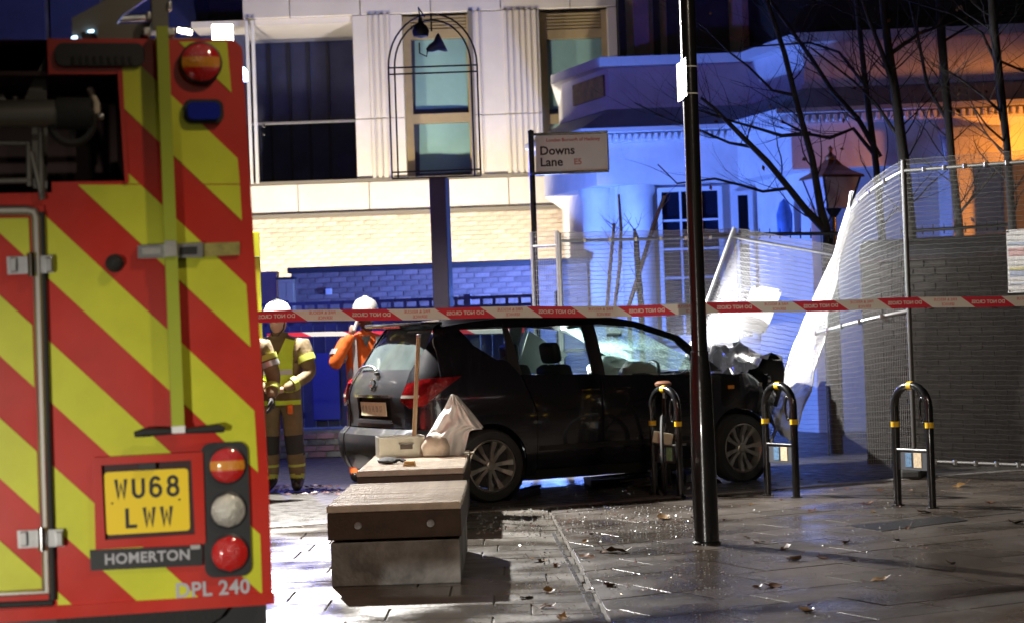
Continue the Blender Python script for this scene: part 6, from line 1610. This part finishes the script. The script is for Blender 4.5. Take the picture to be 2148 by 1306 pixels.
# ================================================================== BARE TREES
mat('bark', (0.022, 0.018, 0.014), 0.85, var=.3, scale=9, bump=.5)
mat('dead_leaf', (0.14, 0.065, 0.02), 0.6, var=.4, scale=12, rand=.3)
def wander(p, q, n, amp, rnd):
    p, q = Vector(p), Vector(q); out = []
    for k in range(n + 1):
        t = k / n; a = amp * math.sin(math.pi * t); out.append(p.lerp(q, t) + Vector((rnd.uniform(-a, a), rnd.uniform(-a, a), rnd.uniform(-a, a) * .5)))
    return out
def twig(mb, p, d, L, r, depth, rnd):
    n = max(3, int(L / .12)); pts = [Vector(p)]; dd = Vector(d).normalized()
    for k in range(n):
        dd = (dd + Vector((rnd.uniform(-.28, .28), rnd.uniform(-.28, .28), rnd.uniform(-.12, .22)))).normalized(); pts.append(pts[-1] + dd * (L / n))
    rs = [r * (1 - .75 * k / n) for k in range(n + 1)]
    mb.ring(pts, rs, 5 if depth > 1 else 4, cap=False)
    if depth > 0:
        for k in range(1, n + 1):
            if rnd.random() < .5:
                s = rnd.choice((-1, 1)); nd = (dd + Vector((s * rnd.uniform(.4, 1.0), rnd.uniform(-.6, .6), rnd.uniform(-.2, .7)))).normalized()
                twig(mb, pts[k], nd, L * rnd.uniform(.4, .65), rs[k] * .6, depth - 1, rnd)
def tree(label, D, trunk, limbs, seed, ntw=10, r0=None):
    """trunk: (px, py, px radius) from the foot up; limbs: pixel paths"""
    rnd = random.Random(seed); base = W(trunk[0][0], trunk[0][1], D); t = thing('bare_tree', label, 'tree', (base.x, D, 0), 0, 'bare trees behind the fence')
    loc = lambda x, y, dy=0.0: W(x, y, D + dy) - Vector((base.x, D, 0))
    pts = [loc(x, y) for x, y, r in trunk]; rs = [.78 * r * D / 4000 for x, y, r in trunk]
    pts = [Vector((pts[0].x + .03, 0, 0))] + pts; rs = [rs[0] * 1.15] + rs
    MB().ring(pts, rs, 10).build('trunk', 'bark', t, smooth=60)
    m = MB(); joints = []
    for i, lp in enumerate(limbs):
        n = len(lp); dz = rnd.uniform(-.5, .5)
        q = [loc(x, y, dz * k / max(1, n - 1)) for k, (x, y, r) in enumerate(lp)]; rr_ = [r * D / 4000 for x, y, r in lp]
        MB().ring(q, rr_, 7).build('limb', 'bark', t, smooth=60)
        for a, b, ra in zip(q[:-1], q[1:], rr_): joints.append((a, b, ra))
    for a, b, ra in zip(pts[2:-1], pts[3:], rs[2:]): joints.append((a, b, ra))
    for k in range(int(ntw * 3.4)):
        a, b, ra = rnd.choice(joints); p = a.lerp(b, rnd.random()); s = rnd.choice((-1, 1))
        d = (b - a).normalized() + Vector((s * rnd.uniform(.6, 1.3), rnd.uniform(-.6, .6), rnd.uniform(-.3, .5)))
        twig(m, p, d, rnd.uniform(.4, 1.15), max(.004, min(.010, ra * .25)), 2, rnd)
    tag(m.build('twigs', 'bark', t, smooth=60), kind='stuff')
    lm = MB()
    for k in range(max(4, ntw // 2)):
        a, b, ra = rnd.choice(joints); p = a.lerp(b, rnd.random()) + Vector((rnd.uniform(-.35, .35), 0, rnd.uniform(-.25, .25))); s = rnd.uniform(.02, .045)
        R3 = Matrix.Rotation(rnd.random() * 6, 3, 'Y') @ Matrix.Rotation(rnd.random() * 6, 3, 'X')
        lm.add([p + R3 @ Vector(v) * s for v in ((-1, 0, 0), (0, .3, .7), (1, 0, .2), (.2, -.3, -.7))], [(0, 1, 2), (0, 2, 3)])
    tag(lm.build('dead_leaves', 'dead_leaf', t), kind='stuff')
    return t
tree('forked bare tree whose left limb leans towards the lamp post', 21.2,
     [(1738, 620, 15), (1736, 492, 14), (1722, 440, 11), (1703, 330, 9), (1672, 220, 8), (1645, 110, 7), (1608, 0, 6), (1590, -80, 5)],
     [[(1734, 486, 9), (1690, 440, 8), (1655, 395, 7), (1610, 340, 6.5), (1575, 305, 6), (1535, 265, 5), (1495, 225, 4), (1470, 205, 3)],
      [(1655, 395, 4), (1600, 402, 3.2), (1560, 390, 3), (1500, 375, 2.5), (1420, 385, 1.8), (1380, 345, 1.2)],
      [(1575, 308, 4), (1530, 300, 3), (1460, 270, 2.5), (1400, 250, 1.8), (1330, 215, 1.2)],
      [(1700, 280, 5), (1640, 285, 4), (1590, 270, 3), (1520, 250, 2.5), (1460, 230, 1.6)],
      [(1665, 200, 4), (1620, 190, 3), (1570, 140, 2.5), (1530, 110, 2), (1480, 60, 1.5), (1430, 20, 1)]], 11, 17)
tree('slim bare tree rising beside the lantern', 21.8,
     [(1860, 640, 12), (1850, 500, 11), (1838, 350, 9), (1818, 200, 8), (1805, 80, 7), (1790, -60, 6)],
     [[(1846, 330, 6), (1800, 250, 5.5), (1745, 190, 5), (1700, 120, 4.5), (1650, 50, 4), (1600, -20, 3)],
      [(1838, 330, 5), (1790, 270, 4), (1740, 290, 4), (1690, 280, 3), (1640, 255, 2)],
      [(1815, 180, 4), (1760, 110, 3), (1700, 90, 2.5), (1620, 95, 2), (1560, 100, 1.4)]], 12, 14)
tree('thick bare tree directly behind the tall fence post', 20.6,
     [(1915, 640, 19), (1908, 480, 18), (1896, 340, 15), (1880, 210, 13), (1862, 90, 11), (1845, -60, 10)],
     [[(1880, 200, 6), (1850, 110, 5), (1822, 40, 4), (1790, -60, 3)],
      [(1872, 110, 5), (1930, 70, 3.5), (2000, 45, 2.5), (2080, 18, 2)],
      [(1893, 300, 4), (1840, 220, 3), (1790, 170, 2.5), (1700, 100, 2)]], 13, 14)
tree('bare tree in front of the orange lit wall', 21.0,
     [(2020, 620, 13), (2012, 480, 12), (1997, 340, 10), (1985, 200, 11), (1975, 80, 12), (1968, -60, 11)],
     [[(2010, 450, 3), (2045, 410, 2.6), (2080, 370, 2.2), (2110, 340, 1.6)],
      [(1990, 260, 4), (1945, 180, 4), (1930, 100, 3.5), (1900, -40, 3)],
      [(1975, 90, 3), (2040, 50, 2.4), (2100, 30, 2), (2160, 25, 1.5)]], 14, 12)
tree('bare tree at the upper right with drooping twigs', 20.2,
     [(2130, 620, 12), (2124, 480, 11), (2112, 300, 10), (2098, 180, 11), (2085, 60, 12), (2078, -60, 11)],
     [[(2098, 150, 4), (2060, 70, 3), (2000, 30, 2.5), (1900, 0, 2)],
      [(2105, 240, 3), (2060, 200, 2.5), (2020, 170, 2), (1990, 150, 1.6)],
      [(2100, 130, 3), (2148, 150, 2.5), (2200, 160, 2)],
      [(2110, 300, 2.6), (2070, 265, 2), (2045, 230, 1.6)]], 15, 16)
# young saplings behind the straight panel
mat('pale_bark', (0.22, 0.17, 0.13), 0.8, var=.3, scale=20)
for lab, path in (('thin leaning sapling stem with a pale cut top', [(1320, 640, 5), (1345, 560, 5), (1372, 470, 4.5), (1394, 412, 4)]), ('thin upright sapling left of the leaning one', [(1290, 640, 4), (1300, 560, 4), (1303, 480, 3.5), (1298, 408, 2.5)]),
                  ('short knobbly sapling at the left of the saplings', [(1274, 640, 4), (1280, 560, 4), (1286, 500, 3.5), (1288, 468, 3)]), ('dark crooked sapling stem behind the fence rail', [(1345, 640, 7), (1338, 560, 6.5), (1335, 500, 6), (1330, 480, 3)])):
    D = 20.6; b = W(path[0][0], path[0][1], D); t = thing('sapling', lab, 'sapling', (b.x, D, 0), 0, 'young saplings behind the fence')
    pts = [W(x, y, D) - Vector((b.x, D, 0)) for x, y, r in path]; MB().ring([Vector((pts[0].x, 0, 0))] + pts, [5 * D / 4000] + [r * D / 4000 for x, y, r in path], 7).build('trunk', 'bark' if 'dark' in lab else 'pale_bark', t, smooth=60)
    m = MB(); rnd = random.Random(len(lab))
    for k in range(7): a = pts[rnd.randrange(len(pts) - 1)].lerp(pts[-1], rnd.random()); twig(m, a, (rnd.choice((-1, 1)), 0, 1.2), .22, .006, 1, rnd)
    tag(m.build('twigs', 'pale_bark', t), kind='stuff')

# ================================================================== LEAVES AND GLASS ON THE GROUND
mat('leaf_brown', (0.10, 0.042, 0.016), 0.45, var=.4, scale=25, rand=.4)
mat('leaf_tan', (0.20, 0.11, 0.035), 0.45, var=.3, scale=25, rand=.3)
def leaf_mesh(seed, mt):
    rnd = random.Random(seed); m = MB(); out = [(-.5, 0), (-.3, .22), (-.05, .30), (.02, .18), (.28, .24), (.3, .12), (.55, .0), (.3, -.13), (.25, -.26), (.0, -.17), (-.08, -.30), (-.32, -.2)]
    cr = rnd.uniform(.25, .6)
    f = lambda x, y: Vector((x, y, cr * (x * x * .8 + y * y * 2.2) + .05 * math.sin(x * 9 + seed) + .01))
    m.add([f(0, 0)] + [f(x * .55, y * .55) for x, y in out] + [f(x + rnd.uniform(-.05, .05), y + rnd.uniform(-.05, .05)) for x, y in out], [(0, 1 + i, 1 + (i + 1) % 12) for i in range(12)] + [(1 + i, 13 + i, 13 + (i + 1) % 12, 1 + (i + 1) % 12) for i in range(12)])
    m.ring([f(-.45, 0), f(-.62, .02) + Vector((0, 0, .02)), f(-.8, .06)], .012, 4); return m.mesh('leaf', mt, smooth=50)
LM = [leaf_mesh(s, 'leaf_brown' if s % 3 else 'leaf_tan') for s in range(6)]
rnd = random.Random(5)
spots = [(1392, 1088, 40), (1232, 1168, 34), (1295, 1158, 50), (1130, 1176, 40), (1265, 1158, 34), (1168, 1188, 26), (1150, 1242, 36), (1105, 1254, 34), (1148, 1275, 34), (1180, 1296, 40), (1278, 1228, 36), (1238, 1237, 18), (1226, 1137, 20),
         (1240, 1120, 16), (1705, 1072, 22), (1575, 1058, 18), (1640, 1048, 14), (1820, 1057, 26), (1830, 1074, 18), (1940, 1075, 30), (1567, 1128, 14), (1592, 1138, 26), (1646, 1152, 40), (1775, 1138, 26), (1665, 1175, 40), (1725, 1170, 36),
         (1787, 1176, 22), (1845, 1217, 40), (1620, 1230, 44), (1590, 1232, 24), (1690, 1282, 44), (1700, 1268, 14), (1880, 1133, 20), (2010, 1020, 30), (2075, 1054, 24), (2130, 1097, 36), (2005, 1074, 12), (1995, 1180, 24), (1905, 1108, 20), (630, 1105, 16), (1520, 1090, 14), (1455, 1088, 16)]
mult = MB()
for i, (x, y, s) in enumerate(spots):
    q = G(x, y); t = inst('fallen_leaf', LM[i % 6], None, (q.x, q.y, .004), (rnd.uniform(-.25, .25), rnd.uniform(-.25, .25), rnd.uniform(0, 6.28)), (s * 1.2 * q.y / 4000,) * 3)
    near = min(((1482, 1138, 'lamp post foot'), (1640, 1040, 'cycle stand beside the crashed wheel'), (1918, 1062, 'right hand cycle stand'), (1900, 1098, 'inspection cover'), (1200, 1200, 'drain slot'), (825, 1230, 'nearer bench')), key=lambda k: math.hypot(x - k[0], y - k[1]))
    dx_, dy_ = x - near[0], y - near[1]; side = ('right of' if dx_ > 0 else 'left of') if abs(dx_) > abs(dy_) * 1.5 else ('in front of' if dy_ > 0 else 'behind')
    tag(t, '%s%s curled leaf %s the %s' % ('large ' if s >= 38 else ('small ' if s < 20 else ''), 'brown' if (i % 6) % 3 else 'tan', side, near[2]), 'leaf', 'fallen leaves on the paving')
# leaf litter heaps too fine to count
lit = MB()
def strew(n, xa, xb, ya, yb, smin, smax):
    for k in range(n):
        q = G(rnd.uniform(xa, xb), rnd.uniform(ya, yb)); s = rnd.uniform(smin, smax); R3 = Matrix.Rotation(rnd.random() * 6.28, 3, 'Z') @ Matrix.Rotation(rnd.uniform(-.5, .5), 3, 'X')
        lit.add([q + Vector((0, 0, .008)) + R3 @ Vector((a * s, b * s, c * s)) for a, b, c in ((-1, 0, 0), (-.2, .5, .2), (1, 0, .1), (-.1, -.5, .15))], [(0, 1, 2, 3)])
strew(220, 560, 715, 1018, 1038, .015, .04); strew(60, 1090, 1480, 1005, 1045, .012, .035); strew(60, 980, 2148, 1040, 1300, .006, .016); strew(60, 1560, 2148, 1000, 1030, .012, .03)
tag(lit.build('leaf_litter', 'leaf_brown'), 'fine leaf litter scattered over road and paving', 'leaf litter', kind='stuff')
mat('glass_shard', (0.90, 0.94, 0.95), 0.10, .6)
gs = MB()
def shards(n, xa, xb, ya, yb, smin, smax):
    for k in range(n):
        q = G(rnd.uniform(xa, xb), rnd.uniform(ya, yb)); s = rnd.uniform(smin, smax); R3 = Matrix.Rotation(rnd.random() * 6.28, 3, 'Z') @ Matrix.Rotation(rnd.uniform(-.9, .9), 3, 'X')
        vs = [q + Vector((0, 0, .006)) + R3 @ Vector((a * s, b * s, c * s)) for a, b, c in ((-1, -.6, 0), (1, -.5, 0), (.3, .9, 0), (0, 0, .9))]; gs.add(vs, [(0, 1, 2), (0, 1, 3), (1, 2, 3), (2, 0, 3)])
shards(750, 1000, 1480, 1062, 1122, .004, .012); shards(420, 1080, 1500, 1105, 1240, .004, .010); shards(220, 1100, 1750, 1180, 1300, .003, .008); shards(220, 1480, 1950, 1050, 1180, .004, .009); shards(60, 1150, 1450, 1000, 1040, .004, .012)
tag(gs.build('broken_glass', 'glass_shard'), 'glittering crumbs of broken glass strewn across the paving', 'broken glass', kind='stuff')

# ---------------- work light standing hidden behind the car, aimed at the fence
wl = thing('work_light', 'tripod work light standing behind the car and aimed at the fence', 'work light', (WORK[0], WORK[1], 0))
for k in range(3): an = R(90 + 120 * k); MB().tube([(0, 0, .45), (.28 * math.cos(an), .28 * math.sin(an), .01)], .012, 8).build('leg', 'post_paint', wl)
MB().cyl((0, 0, .4), (0, 0, .80), .015, 10).build('stem', 'post_paint', wl)
MB().bev((-.09, 0, .92), (.10, .22, .16), .015).build('lamp_head', 'yellow_band', wl); MB().bev((-.035, 0, .92), (.008, .19, .13), .003).build('lens', 'lamp_white', wl)
